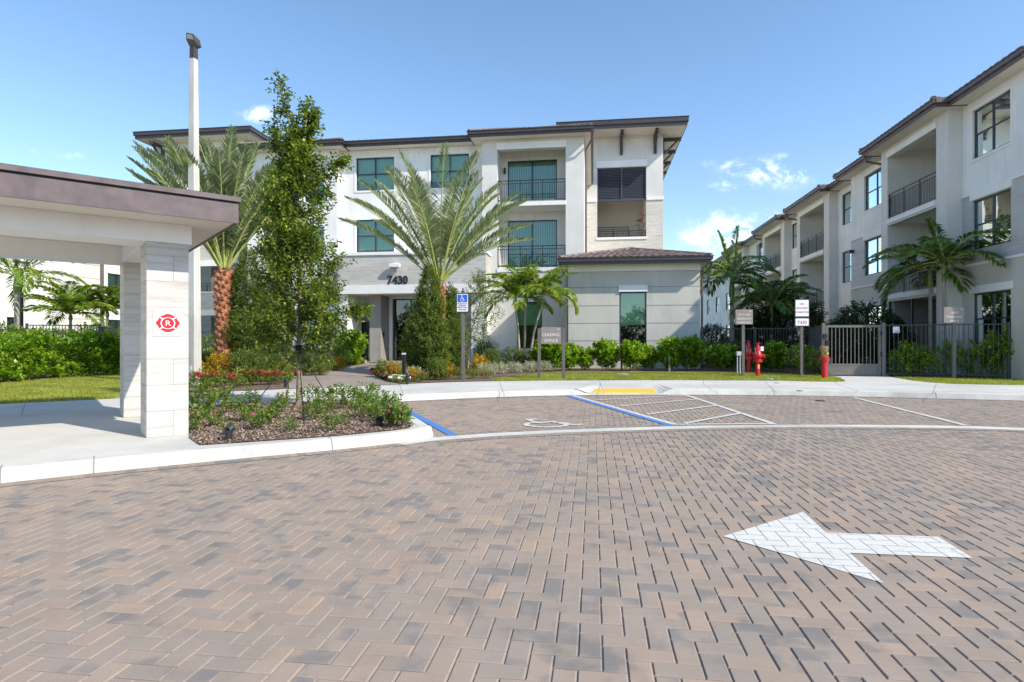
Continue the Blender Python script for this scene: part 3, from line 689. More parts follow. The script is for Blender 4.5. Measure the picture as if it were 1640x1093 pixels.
def tile_slope(mb, A, B, C, D, rows=None, amp=.022, pitch=.3, row=.36):
    """overlapping barrel tiles on the quad A,B (eave) C,D (ridge); world coordinates"""
    A, B, C, D = (Vector(p) for p in (A, B, C, D)); up = (D + C) / 2 - (A + B) / 2; L = up.length; n = max(1, int(L / row)); e = (B - A).normalized()
    nrm = e.cross(up).normalized(); nrm = nrm if nrm.z > 0 else -nrm
    for k in range(n):
        t0 = k / n; t1 = (k + 1.12) / n
        l0 = A.lerp(D, t0); r0 = B.lerp(C, t0); l1 = A.lerp(D, min(1, t1)); r1 = B.lerp(C, min(1, t1)); w = (r0 - l0).length
        m = max(1, int(w / pitch))
        for i in range(m):
            s0 = i / m; s1 = (i + 1) / m
            prev = None
            base = len(mb.v)
            for q in range(5):
                s = s0 + (s1 - s0) * q / 4; hgt = math.sin(math.pi * q / 4) * amp
                lo = l0.lerp(r0, s) + nrm * (hgt + .035); 
                ww = (r1 - l1).length
                pt = l0.lerp(r0, s); off = (pt - l0).length
                up_ = l1.lerp(r1, s) + nrm * (hgt)
                mb.v += [tuple(lo - nrm * .03), tuple(lo), tuple(up_)]
            for q in range(4):
                b = base + q * 3; mb.f += [(b, b + 3, b + 4, b + 1), (b + 1, b + 4, b + 5, b + 2)]
def ridge(mb, p, q, r=.11, step=.36):
    p = Vector(p); q = Vector(q); n = max(1, int((q - p).length / step)); d = (q - p) / n; s = d.cross(Vector((0, 0, 1))).normalized(); u = s.cross(d).normalized()
    for k in range(n):
        a = p + d * k; b = p + d * (k + 1.15); base = len(mb.v)
        for c, rr in ((a, r), (b, r * .8)):
            for i in range(6):
                t = math.pi * i / 5; mb.v.append(tuple(c + s * math.cos(t) * rr + u * (math.sin(t) * rr * .8 + .02)))
        mb.f += [(base + i, base + i + 1, base + 7 + i, base + 6 + i) for i in range(5)]; mb.f.append(tuple(base + i for i in range(6)))
def eave(root, u0, u1, v0, v1, z, h=.27, sides='FLR', soff=.06, gut=True):
    """soffit sheet with a fascia and gutter along the named sides, in building axes"""
    s = MB(W); s.box(u0 + .02, u1 - .02, v0 + .02, v1, z, z + soff); s.build('soffit', M['soffit'], root)
    f = MB(W)
    def run(P, a0, a1):
        f.box(a0, a1, 0, .03, z - .025, z + h, P)
        if gut:
            f.box(a0 - .07, a1 + .07, -.07, -.001, z + h * .42, z + h - .03, P); f.box(a0 - .10, a1 + .10, -.10, -.001, z + h - .028, z + h, P)
    if 'F' in sides: run(PV(v0), u0, u1)
    if 'L' in sides: run(lambda a, d, zz: W(u0 + d, a, zz), v0 + .031, v1)
    if 'R' in sides: run(lambda a, d, zz: W(u1 - d, a, zz), v0 + .031, v1)
    return f.build('gutter', M['bronze'], root)
def hiproof(root, u0, u1, v0, v1, z, rise, run, left=True, right=True, front=True):
    mb = MB(); a = lambda u, v, zz: Vector(W(u, v, zz)); c0 = run if left else 0; c1 = run if right else 0
    ur, vr = (u0 + c0, u1 - c1), v0 + run
    if ur[0] > ur[1]: m_ = (ur[0] + ur[1]) / 2; ur = (m_, m_)
    zr = z + rise
    A, B = a(u0, v0, z), a(u1, v0, z); C, D = a(ur[1], vr, zr), a(ur[0], vr, zr)
    if front: tile_slope(mb, A, B, C, D)
    if left: tile_slope(mb, a(u0, v1, z), A, D, a(ur[0], v1, zr)); ridge(mb, A, D)
    if right: tile_slope(mb, B, a(u1, v1, z), a(ur[1], v1, zr), C); ridge(mb, B, C)
    if ur[1] - ur[0] > .3: tile_slope(mb, D, C, a(ur[1], v1, zr + .02), a(ur[0], v1, zr + .02))
    else: ridge(mb, C, a(ur[1], v1, zr))
    return mb.build('roof_tiles', M['tile'], root)
def text(name, s, mat, parent, origin, xdir, size, thick=.004, align='CENTER', font_w=1., spacing=1.):
    """lettering as a mesh; origin = baseline anchor in world, xdir = reading direction; upright"""
    cu = bpy.data.curves.new(name, 'FONT'); cu.body = s; cu.size = size; cu.align_x = align; cu.extrude = thick / 2; cu.resolution_u = 3; cu.space_character = spacing; cu.offset = size * (.02 if size > .3 else .0)
    to = bpy.data.objects.new(name, cu); sc.collection.objects.link(to); bpy.context.view_layer.update()
    me = bpy.data.meshes.new_from_object(to.evaluated_get(bpy.context.evaluated_depsgraph_get())); bpy.data.objects.remove(to); bpy.data.curves.remove(cu)
    X = Vector((*xdir, 0)).normalized() if len(xdir) == 2 else Vector(xdir).normalized(); Z = Vector((0, 0, 1)); N = X.cross(Z)
    Mx = Matrix(((X.x * font_w, Z.x, N.x, origin[0]), (X.y * font_w, Z.y, N.y, origin[1]), (X.z * font_w, Z.z, N.z, origin[2]), (0, 0, 0, 1)))
    root = parent
    while root.parent: root = root.parent
    me.transform(root_matrix(root).inverted() @ Mx); me.name = name; me.materials.clear(); me.materials.append(M[mat])
    o = bpy.data.objects.new(name, me); sc.collection.objects.link(o); o.parent = parent; return o

def boxes(name, P, L, mat, root):
    for b in L: mb = MB(P); mb.box(*b); mb.build(name, M[mat], root)
# ---------------- main building
main = thing('apartment_building', 'white three storey building numbered 7430 with square towers, behind the date palms', 'building', W(-4, 28.5, .1), RZ)
ZE = 11.14
# recessed middle wall with two columns of windows
V0 = 29.1; uA, uB = ux(V0, 538), ux(V0, 775)
cols = [(ux(V0, 570.5), ux(V0, 631)), (ux(V0, 689.5), ux(V0, 751))]
wz = [(vz(V0, 600, 404), vz(V0, 600, 351.5)), (vz(V0, 600, 305), vz(V0, 600, 252.5))]
mb = MB(); mb.facade(PV(V0), uA, uB, 5.4, ZE, .3, [(a, b, c, d_) for a, b in cols for c, d_ in wz]); mb.build('wall', M['white'], main)
for a, b in cols:
    for k, (c, d_) in enumerate(wz): window(main, PV(V0), a, b, c, d_, blind=.95 if k == 0 else 1.)
mb = MB(PV(V0)); mb.box(uA, uB, -.035, -.001, 7.55, 7.72); mb.build('string_course', M['trim'], main)
boxes('wall_vent', PV(V0), [(ux(V0, x), ux(V0, x + 6), -.06, -.001, vz(V0, x, 247), vz(V0, x, 243)) for x in (640, 648, 665, 673)], 'trim', main)
# projecting balcony bay
V1 = 28.5; b0, b1 = ux(V1, 772), ux(V1, 935); h0, h1 = ux(V1, 796.5), ux(V1, 906)
z3, z2, t3 = 8.08, 4.88, 10.65
gw = (ux(V1, 828), ux(V1, 868), .95, vz(V1, 848, 484))
mb = MB(); mb.facade(PV(V1), b0, b1, .1, ZE, .28, [(h0, h1, z3, t3), (h0, h1, z2, z3 - .21), gw]); 
mb.facade(PUL(b0), V1 + .281, V0, 5.3, ZE, .2)
mb.facade(PUR(b1), V1 + .281, 37.59, .1, ZE, .2); mb.build('wall', M['cream'], main)
PB1 = PV(V1)
dk = 1.35
da = (ux(V1 + dk, 813), ux(V1 + dk, 892))
balcony(main, PB1, h0, h1, z3, t3, dk, da, 10.5); balcony(main, PB1, h0, h1, z2, z3 - .21, dk, da, 7.45)
window(main, PB1, *gw, cols=1, rail=False, blind=.5, surround=0)
boxes('window_header', PB1, [(h0 - .04, h1 + .04, -.05, -.001, t3 + .002, t3 + .33), (gw[0] - .1, gw[1] + .1, -.05, -.001, gw[3] + .01, gw[3] + .28)], 'trim', main)
mb = MB(lambda a, d, z: PB1(a, d + dk, z))
mb.box(h0 + .12, h0 + .22, -.12, 0, z3 + 1.75, z3 + 2.05); mb.build('wall_light', M['black'], main)
mb = MB(W); mb.tube([(b1 + .45, V1 - .6, ZE + .05), (b1 + .4, V1 - .4, ZE - .25), (b1 + .1, V1 + .35, ZE - .55), (b1 + .1, V1 + .4, ZE - .9), (b1 + .1, V1 + .4, .3)], .05, 8); mb.build('downspout', M['fascia'], main)
# left part of the front, in front of the middle wall
V2 = 28.75; m0, m1 = ux(V2, 396), ux(V2, 540); mh = (ux(V2, 418), ux(V2, 468)); mw = (ux(V2, 488), ux(V2, 519))
mwz = [(5.6, 7.2), (8.5, 10.2)]
mb = MB(); mb.facade(PV(V2), m0, m1, .1, ZE, .28, [(*mh, z3, 10.3), (*mh, z2, 7.5), (*mh, .3, 3.2)] + [(*mw, *z_) for z_ in mwz])
mb.facade(PUR(m1), V2 + .281, V0, 5.3, ZE, .2); mb.facade(PUL(m0), V2 + .281, 35.5, .1, ZE, .2); mb.build('wall', M['white'], main)
for z_ in mwz: window(main, PV(V2), *mw, *z_, cols=1)
for za, zb in ((z3, 10.3), (z2, 7.5)): balcony(main, PV(V2), *mh, za, zb, 1.3, (mh[0] + .3, mh[1] - .1), zb - .2)
balcony(main, PV(V2), *mh, .3, 3.2, 1.3, rail=False)
mb = MB(PV(V2)); mb.box(mh[0] - .05, mh[1] + .05, -.05, -.001, 10.3, 10.6); mb.build('window_header', M['trim'], main)
# stone clad entrance block on top of the recessed entrance
V3 = 27.4; e0, e1 = ux(V3, 541), ux(V3, 778)
zs0, zs1, zs2 = vz(V3, 660, 470), vz(V3, 660, 456), vz(V3, 660, 408)
mb = MB(W); mb.box(e0, e1, V3, V0 - .002, zs1, zs2); mb.build('stone_cladding', M['stonewall'], main)
mb = MB(W); mb.box(e0 - .03, e1 + .03, V3 - .03, V0 - .003, zs0, zs1 - .001); mb.box(e0 - .05, e1 + .06, V3 - .06, V0 - .003, zs2 + .001, zs2 + .13); mb.build('cornice', M['trim'], main)
VI = 29.3; i0, i1 = ux(VI, 540), ux(VI, 790)
wA = (ux(VI, 556), ux(VI, 592), .32, vz(VI, 575, 487)); wD = (ux(VI, 629), ux(VI, 745), .32, vz(VI, 660, 479))
mb = MB(); mb.facade(PV(VI), i0, i1, .15, zs0 + .02, .25, [wA, wD]); mb.build('wall', M['greyl'], main)
window(main, PV(VI), *wA, cols=1, rail=False, blind=.32, surround=0, interior=2.5)
dr = window(main, PV(VI), *wD, cols=4, rail=False, blind=0, surround=0, name='entrance_door', interior=3.)
mb = MB(PV(VI))
for k in (1.9, 2.1): 
    c = wD[0] + (wD[1] - wD[0]) * k / 4; mb.box(c - .012, c + .012, -.02, .03, 1.2, 1.6)
mb.build('door_handle', M['chrome'], dr)
mb = MB(PV(VI)); mb.box(wD[0] - .16, wD[0] - .003, -.1, -.002, .3, zs0 - .01); mb.box(wD[0] - .16, wD[1] + .1, -.1, -.002, wD[3] + .004, wD[3] + .12); mb.build('door_surround', M['trim'], main)
p0, p1 = ux(28.2, 592), ux(28.2, 610)
mb = MB(W); zz = .3
while zz < zs0 - .05: mb.box(p0, p1, 28.2, VI - .004, zz, min(zz + .6, zs0 - .004)); zz += .612
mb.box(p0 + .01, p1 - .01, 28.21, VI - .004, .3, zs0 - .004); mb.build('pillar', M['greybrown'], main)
boxes('pillar', W, [(e1 - .75, e1 - .02, V3 + .25, VI - .004, .12, zs0 - .003), (e0 + .02, e0 + .45, V3 + .1, VI - .004, .12, zs0 - .003)], 'white', main)
mb = MB(W); mb.box(p1 + .002, p1 + .04, 28.45, 28.6, 1.55, 1.75); mb.build('intercom', M['black'], main)
# floodlight and number on the stone
ul, zl = onV(V3, 634, 426); fl = MB(PV(V3)); fl.box(ul - .27, ul + .27, -.3, -.1, zl - .1, zl + .07); fl.box(ul - .12, ul + .12, -.1, -.002, zl - .12, zl + .12)
fl.build('wall_light', M['trim'], main, bevel=.02)
un, zn = onV(V3, 620.5, 456); text('house_number', '7430', 'black', main, W(un, V3 - .03, zn + .02), (UX.x, UX.y), .56, .04, 'LEFT', .92)
# middle-rear square towers
def tower(V, xa, xb, front_v, fx0, fx1, zt, th, nameu=None):
    u0, u1 = ux(V, xa), ux(V, xb); f0, f1 = ux(front_v, fx0), ux(front_v, fx1)
    eave(main, f0, f1, front_v, 48.5, zt, th)
    mb = MB(W); mb.box(f0 + .3, f1 - .3, front_v + .3, 48.2, zt + .06, zt + th + .12); mb.build('roof', M['bronze'], main); return u0, u1
VT = 37.6; tu0, tu1 = tower(VT, 915, 1062, 36.1, 893, 1101, 14.15, .5)
to = (ux(VT, 956.5), ux(VT, 1035), vz(VT, 1000, 380), vz(VT, 1000, 268)); tz = vz(VT, 1000, 320)
mb = MB(); mb.facade(PV(VT), tu0, tu1, tz, 14.15, .3, [(*to[:2], tz - 1, to[3])]); mb.facade(PUR(tu1), VT + .301, 48, tz, 14.15, .3); mb.build('tower_wall', M['cream'], main)
mb = MB(); mb.facade(PV(VT), tu0, tu1, .1, tz - .002, .3, [(*to[:2], to[2], tz + 1)]); mb.facade(PUR(tu1), VT + .301, 48, .1, tz - .002, .3); mb.build('split_face_cladding', M['stonesmall'], main)
boxes('trim_band', PV(VT), [(tu0, to[0] - .02, -.06, -.002, tz - .08, tz + .12), (to[1] + .02, tu1 + .05, -.06, -.002, tz - .08, tz + .12), (to[0] - .06, to[1] + .06, -.08, -.002, to[3] + .004, to[3] + .42), (to[0] - .06, to[1] + .06, -.06, -.002, to[2] - .14, to[2] - .004)], 'trim', main)
tb = MB(PV(VT)); tb.box(to[0] - .3, to[1] + .3, 3.2, 3.3, to[2] - .2, to[3] + .3); tb.box(to[0] - .3, to[0] - .004, .302, 3.19, to[2] - .2, to[3] + .3); tb.box(to[1] + .004, to[1] + .3, .302, 3.19, to[2] - .2, to[3] + .3); tb.box(to[0] - .3, to[1] + .3, .302, 3.19, to[2] - .3, to[2] - .201); tb.box(to[0] - .3, to[1] + .3, .302, 3.19, to[3] + .3, to[3] + .4)
loggia = tb.build('balcony', M['soffit'], main)
railing(loggia, PV(VT), to[0] + .01, to[1] - .01, to[2], .15, .42, gap=.1); railing(loggia, lambda a, d, z: PV(VT)(a, d + 2.6, z), to[0], to[0] + 2.1, to[2], .06, 1.15, gap=.12)
lv = MB(PV(VT)); zz = tz + .06
while zz < to[3] - .05:
    for s0, s1 in ((to[0] + .05, (to[0] + to[1]) / 2 - .04), ((to[0] + to[1]) / 2 + .04, to[1] - .05)): lv.q((s0, .08, zz), (s1, .08, zz), (s1, .17, zz + .11), (s0, .17, zz + .11))
    zz += .095
lvo = lv.build('louver', M['louver'], main)
lv = MB(PV(VT)); c = (to[0] + to[1]) / 2
for s in (to[0], c - .04, to[1] - .06): lv.box(s + .001, s + .06, .04, .2, tz, to[3] - .01)
lv.box(to[0], to[1], .045, .195, tz - .06, tz); lv.build('louver_frame', M['louver'], lvo)
br = []
def bracket(P, a):
    mb = MB(P); mb.box(a - .09, a + .09, -.16, -.002, 12.95, 14.148); mb.box(a - .09, a + .09, -1.2, -.17, 13.96, 14.148)
    mb.bar((a, -.14, 13.15), (a, -.95, 13.95), .12, .12); mb.build('bracket', M['bronze'], main)
for x in (995, 1049): bracket(PV(VT), ux(VT, x))
for v in (38.4, 40.9, 43.4, 45.9): bracket(PUR(tu1), v)
VL = 35.5; lu0, lu1 = tower(VL, 250, 392, 34.3, 216, 400, 14.32, .42)
hs = (ux(VL, 300), ux(VL, 385)); hz = [(.2, 2.98), (4.55, 6.2), (7.8, 9.4), (11.2, 12.25)]
mb = MB(); mb.facade(PV(VL), lu0, lu1, 9.9, 14.32, .3, [(*hs, *hz[3])]); mb.facade(PUL(lu0), VL + .301, 48, 9.9, 14.32, .3); mb.facade(PUR(lu1), VL + .301, 48, 9.9, 14.32, .3); mb.build('tower_wall', M['white'], main)
mb = MB(); mb.facade(PV(VL), lu0, lu1, .1, 9.898, .3, [(*hs, *z_) for z_ in hz[:3]]); mb.facade(PUL(lu0), VL + .301, 48, .1, 9.898, .3); mb.build('stone_cladding', M['stonewall'], main)
boxes('trim_band', PV(VL), [(hs[0] - .02, hs[1] + .02, -.05, -.002, z_, z_ + h_) for z_, h_ in ((2.982, .36), (6.202, .36), (9.402, .36), (4.44, .105), (7.69, .105))], 'trim', main)
mb = MB(PV(VL)); mb.box(hs[1] + .25, hs[1] + .6, -.3, -.003, .1, 10.2); mb.build('pillar', M['greybrown'], main)
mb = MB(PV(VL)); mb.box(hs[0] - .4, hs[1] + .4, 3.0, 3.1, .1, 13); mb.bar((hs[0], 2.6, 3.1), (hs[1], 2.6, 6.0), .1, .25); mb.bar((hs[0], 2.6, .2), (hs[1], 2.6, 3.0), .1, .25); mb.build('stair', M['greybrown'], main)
for z_ in (4.0, 7.25, 10.9): railing(main, PV(VL), hs[0] + .02, hs[1] - .02, z_, .2, 1.1)
for x in (262, 327): bracket(PV(VL), ux(VL, x))
for v in (36.4, 38.6, 41): bracket(PUR(lu1), v)
# eaves of the three storey front
EB, EM, ER = (ux(27.9, 751), ux(27.9, 947)), (ux(28.15, 383), ux(28.15, 547)), 28.5
eave(main, *EB, 27.9, 37.58, ZE + .001, .28)
eave(main, EM[1] + .01, EB[0] - .01, ER, 37.5, ZE + .012, .26, 'F')
eave(main, *EM, 28.15, 37.5, ZE + .002, .27)
hiproof(main, *EB, 27.9, 37.58, ZE + .28, 1.05, 3.)
hiproof(main, *EM, 28.15, 37.5, ZE + .27, .9, 2.6)
hiproof(main, EM[1], EB[0] + .3, ER, 37.5, ZE + .27, 1.1, 3.2, False, False)
# single storey office wing
VW = 25.9; w0, w1 = ux(VW, 910.3), ux(VW, 1121.1); zw = vz(VW, 1015, 425)
ww = (ux(VW, 992), ux(VW, 1035.5), vz(VW, 1013, 559), vz(VW, 1013, 467.7))
jz = [.1] + [vz(VW, 1015, y) for y in (574, 546.4, 518, 489.7, 460)] + [vz(VW, 1015, 434.5)]
mb = MB()
for a, b in zip(jz, jz[1:]):
    mb.facade(PV(VW), w0, w1, a + .014, b - .014, .025, [(ww[0], ww[1], ww[2], ww[3])]); mb.facade(PUL(w0), VW + .03, 28.49, a + .014, b - .014, .025); mb.facade(PUR(w1), VW + .03, 37.5, a + .014, b - .014, .025)
wing = mb.build('wall', M['greyl'], main)
mb = MB(); mb.facade(PV(VW + .0255), w0 + .026, w1 - .026, .1, zw, .25, [(ww[0] + .001, ww[1] - .001, ww[2] + .001, ww[3] - .001)]); mb.facade(PUL(w0 + .0255), VW + .28, 28.49, .1, zw, .2); mb.facade(PUR(w1 - .0255), VW + .28, 37.5, .1, zw, .2); mb.build('wall_groove', M['grey'], wing)
window(main, PV(VW), *ww, cols=1, rail=False, blind=.58, surround=0)
mb = MB(PV(VW)); mb.box(ux(VW, 990.8), ux(VW, 1037), -.07, -.002, ww[3] + .005, vz(VW, 1013, 457)); mb.build('window_header', M['trim'], main)
mb = MB(W); mb.box(w0 - .03, w1 + .03, VW - .03, VW + .02, jz[-1] + .001, zw - .001); mb.box(w0 - .03, w0 + .02, VW + .021, 28.49, jz[-1] + .001, zw - .001); mb.box(w1 - .02, w1 + .03, VW + .021, 37, jz[-1] + .001, zw - .001); mb.build('frieze', M['trim'], main)
we0, we1 = ux(25.3, 896), ux(25.3, 1139)
eave(main, we0, we1, 25.3, 37.2, zw, .27)
hiproof(main, we0, we1, 25.3, 34.5, zw + .28, .8, (we1 - we0) / 2)
mb = MB(W); mb.tube([(w1 + .42, 25.45, zw + .05), (w1 + .36, 25.6, zw - .2), (w1 + .09, 25.9, zw - .45), (w1 + .09, 25.95, zw - .7), (w1 + .09, 25.95, .3)], .045, 8); mb.build('downspout', M['fascia'], main)
mb = MB(W); mb.tube([(w0 - .09, 26.0, zw - .1), (w0 - .09, 26.0, .3)], .06, 8); mb.build('downspout', M['greybrown'], main)

# ---------------- long building on the right
rb = thing('apartment_building', 'long block with stacked recessed balconies receding at the right behind the metal fence', 'building', W(12.4, 20, .1), RZ)
ZR = 9.5; S2, S3 = 3.27, 6.47
def rwall(U, va, vb, wins, grey=False, near_side=None, reach=.3):
    """wall piece of the right block between va < vb with window ranges [(v0, v1)]"""
    va, vb = min(va, vb), max(va, vb); P = PUL(U)
    zs = [(1.2, 2.92), (4.41, 6.08), (7.5, 9.16)]
    holes = [(a, b, *z_) for a, b in wins for z_ in zs]
    if grey:
        mb = MB(); mb.facade(P, va, vb, 6.32, ZR, reach, holes); mb.build('wall', M['white'], rb)
        mb = MB(); mb.facade(P, va, vb, 3.92, 6.318, reach, holes); mb.build('grey_cladding', M['stonegrey'], rb)
        mb = MB(); mb.facade(P, va, vb, .1, 3.918, reach, holes); mb.build('wall', M['greyl'], rb)
        boxes('string_course', P, [(va + .002, vb - .002, -.04, -.001, z_, z_ + .08) for z_ in (6.3, 3.88)], 'trim', rb)
    else:
        mb = MB(); mb.facade(P, va, vb, .1, ZR, reach, holes); mb.build('wall', M['white'], rb)
    for a, b in wins:
        for k, z_ in enumerate(zs): window(rb, P, a, b, *z_, cols=2 if b - a > 1.3 else 1, gl='glassr', blind=(0, .42, .5)[k], header=.24 if (grey and k < 2) else None, surround=.1 if not (grey and k < 2) else 0)
def rbay(U, va, vb, back):
    va, vb = min(va, vb), max(va, vb); P = PUL(U); o0, o1 = va + .75, vb - .55
    mb = MB(); mb.facade(P, va, vb, .1, ZR, .28, [(o0, o1, .25, 2.98), (o0, o1, S2, 6.2), (o0, o1, S3, 9.08)])
    mb.facade(lambda a, d, z: W(a, va + d, z), U + .281, back, .1, ZR, .2); mb.facade(lambda a, d, z: W(a, vb - d, z), U + .281, back, .1, ZR, .2)
    mb.build('wall', M['cream'], rb)
    for z0, z1 in ((S2, 6.2), (S3, 9.08)): balcony(rb, P, o0, o1, z0, z1, 2.1, (o0 + .5, o1 - .6), z1 - .25, 'cream', gl='glassr')
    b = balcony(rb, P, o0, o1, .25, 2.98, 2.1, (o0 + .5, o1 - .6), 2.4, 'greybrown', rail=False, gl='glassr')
    s = MB(P)
    for c in (o0, (o0 + o1) / 2 - .02, o1 - .05): s.box(c, c + .05, .06, .12, .25, 2.98)
    s.box(o0, o1, .061, .119, 1.15, 1.2); s.build('screen_frame', M['black'], b)
    mb = MB(P); mb.box(o0 - .05, o1 + .05, -.05, -.001, 9.082, 9.33); mb.build('balcony_header', M['trim'], rb)
    eave(rb, U - .6, 26, va - .5, vb + .5, ZR, .27, 'FLR'.replace('R', '') + '') if False else None
vend = 19.4
def rv(U, x): return uv(U, x)
reave = []
rwall(12.85, vend, rv(12.4, 1519) - .002, [(rv(12.85, 1619), rv(12.85, 1557.7))], True)
mb = MB(); mb.facade(lambda a, d, z: W(a, vend + d, z), 13.151, 28, .1, ZR, .25); mb.build('wall', M['white'], rb)
vb1 = (rv(12.4, 1519), rv(12.4, 1519) + 4.9)
rbay(12.4, *vb1, 12.849)
v2a = rv(12.85, 1363)
rwall(12.85, vb1[1] + .002, v2a, [(vb1[1] + .45, rv(12.85, 1384.5))], True)
vb2 = (rv(12.85, 1328), rv(12.85, 1328) + 5.2)
mb = MB(); mb.facade(lambda a, d, z: W(a, v2a - d, z), 13.151, 13.6, .1, ZR, .25); mb.build('wall', M['white'], rb)
rwall(13.3, v2a + .002, vb2[0] - .002, [(rv(13.3, 1364.5), rv(13.3, 1348.5))])
rbay(12.85, *vb2, 13.299)
vb3 = (rv(12.85, 1256), rv(12.85, 1256) + 5.2)
rwall(13.3, vb2[1] + .002, vb3[0] - .002, [(vb2[1] + .6, vb2[1] + 2.4)])
rbay(12.85, *vb3, 13.299)
vb4 = (rv(12.85, 1191), rv(12.85, 1191) + 5.2)
rwall(13.3, vb3[1] + .002, vb4[0] - .002, [(vb3[1] + 1, vb3[1] + 2.8), (vb4[0] - 4.2, vb4[0] - 2.4)])
rbay(12.85, *vb4, 13.299)
rwall(13.3, vb4[1] + .002, vb4[1] + 22, [(vb4[1] + 2, vb4[1] + 3.8), (vb4[1] + 7, vb4[1] + 8.8), (vb4[1] + 12, vb4[1] + 13.8)])
# eaves: soffit, brown fascia with gutter, tiles showing above
def reav(U, va, vb, hipn=False, hipf=False):
    s = MB(W); s.box(U - .58, U + .9, va, vb, ZR + .001, ZR + .05); s.build('soffit', M['soffit'], rb)
    f = MB(W); P = lambda a, d, z: W(U - .6 + d, a, z)
    f.box(va, vb, 0, .03, ZR - .03, ZR + .25, P); f.box(va - .08, vb + .08, -.08, -.001, ZR + .1, ZR + .23, P); f.box(va - .1, vb + .1, -.11, -.001, ZR + .232, ZR + .26, P)
    if hipn: f.box(U - .57, U + .5, va, va + .03, ZR - .03, ZR + .25); f.box(U - .6, U + .5, va - .1, va - .001, ZR + .1, ZR + .26)
    if hipf: f.box(U - .57, U + .5, vb - .03, vb, ZR - .03, ZR + .25)
    f.build('gutter', M['fascia'], rb)
    r = MB(); a = lambda u, v, z: Vector(W(u, v, z)); run = 2.4; rise = .62
    hn = run if hipn else 0; hf = run if hipf else 0
    A, B = a(U - .65, vb, ZR + .26), a(U - .65, va, ZR + .26); C, D = a(U - .65 + run, va + hn, ZR + .26 + rise), a(U - .65 + run, vb - hf, ZR + .26 + rise)
    tile_slope(r, A, B, C, D)
    if hipn: tile_slope(r, B, a(U + run, va, ZR + .26), a(U + run, va + hn, ZR + .26 + rise), C); ridge(r, B, C)
    if hipf: ridge(r, A, D)
    r.build('roof_tiles', M['tile'], rb)
reav(12.85, vend - .6, vb1[0] - .3); reav(12.4, vb1[0] - .3, vb1[1] + .5, True, True); reav(12.85, vb1[1] + .5, v2a + .4, False, True); reav(13.3, v2a + .4, vb2[0] - .3)
reav(12.85, vb2[0] - .3, vb2[1] + .5, True, True); reav(13.3, vb2[1] + .5, vb3[0] - .3); reav(12.85, vb3[0] - .3, vb3[1] + .5, True, True); reav(13.3, vb3[1] + .5, vb4[0] - .3)
reav(12.85, vb4[0] - .3, vb4[1] + .5, True, True); reav(13.3, vb4[1] + .5, vb4[1] + 22)
for us_, va_, vb_ in ((12.3, vend - .4, vb1[0] - .35), (13.7, vb1[0] - .34, vb4[1] + 21.5)):
    mb = MB(W); pf = [(us_, ZR + .055), (us_, ZR + .24 + (us_ - 12.2) * .25), (19, ZR + 1.94), (28.4, ZR + .24), (28.4, ZR + .055)]; n_ = len(pf); b0_ = len(mb.v)
    mb.v += [W(u, va_, z) for u, z in pf] + [W(u, vb_, z) for u, z in pf]; mb.f += [tuple(range(n_)), tuple(n_ + i for i in reversed(range(n_)))] + [(i, (i + 1) % n_, n_ + (i + 1) % n_, n_ + i) for i in range(n_)]
    mb.build('roof', M['tile'], rb)
mb = MB(W); mb.box(12.2, 28.5, vend - .62, vend - .58, ZR - .03, ZR + .25); mb.box(12.2, 28.5, vend - .7, vend - .621, ZR + .1, ZR + .25); mb.build('gutter', M['fascia'], rb)
mb = MB(W); mb.box(13.76, 28.4, vend - .579, vend - .001, ZR + .001, ZR + .05); mb.build('soffit', M['soffit'], rb)
mb = MB(W); mb.box(27.7, 28, vend + .26, vb4[1] + 21.9, .1, ZR); mb.build('wall', M['white'], rb)
for U, v in ((12.4, vb1[1] + .1), (12.85, vb2[1] + .1), (12.85, vb3[1] + .1)):
    mb = MB(W); mb.tube([(U - .55, v + .3, ZR + .05), (U - .45, v + .3, ZR - .25), (U + .3, v + .1, ZR - .5), (U + .3, v + .1, ZR - .9), (U + .3, v + .1, .3)], .05, 8); mb.build('downspout', M['fascia'], rb)
for v, z in ((vb1[1] + 2.6, 5.9),):
    mb = MB(PUL(12.85)); mb.box(v2a - .35, v2a - .15, -.22, -.003, 5.7, 5.85); mb.build('wall_light', M['black'], rb)

# ---------------- building behind the gatehouse
lb = thing('apartment_building', 'pale grooved building with brown downspout, seen under the gatehouse roof', 'building', W(-31, 34, .1), RZ)
UL = -31.; P = PUR(UL); X = lambda x: uv(UL, x)
mb = MB(); mb.facade(P, 12, X(83), .1, 9.6, .3, [(X(10.5), X(26), .9, 2.6)]); mb.build('wall', M['white'], lb)
v0_, v1_ = X(83) + .002, X(158)
mb = MB()
zz = .1
while zz < 9.5: mb.facade(PUR(UL + .12), v0_, v1_, zz + .015, min(zz + .85, 9.6) - .015, .42); zz += .85
mb.build('wall', M['cream'], lb)
mb = MB(); mb.facade(PUR(UL + .1), v0_ + .01, v1_ - .01, .1, 9.6, .3); mb.build('wall_groove', M['grey'], lb)
lw = (X(172), X(172) + 1.7)
mb = MB(); mb.facade(P, v1_ + .002, X(240), .1, 9.6, .3, [(*lw, 4.0, 5.7), (*lw, 1., 2.7)]); mb.build('wall', M['white'], lb)
for z_ in ((4.0, 5.7), (1., 2.7)): window(lb, P, *lw, *z_)
window(lb, P, X(10.5), X(26), .9, 2.6)
mb = MB(P); mb.tube([(v1_ + .05, -.2, 9.5), (v1_ + .05, -.2, .2)], .1, 8); mb.build('downspout', M['fascia'], lb)
mb = MB(W); mb.box(UL - 12, UL + .8, 11.4, X(240) + .5, 9.6, 9.9); mb.build('roof', M['bronze'], lb)
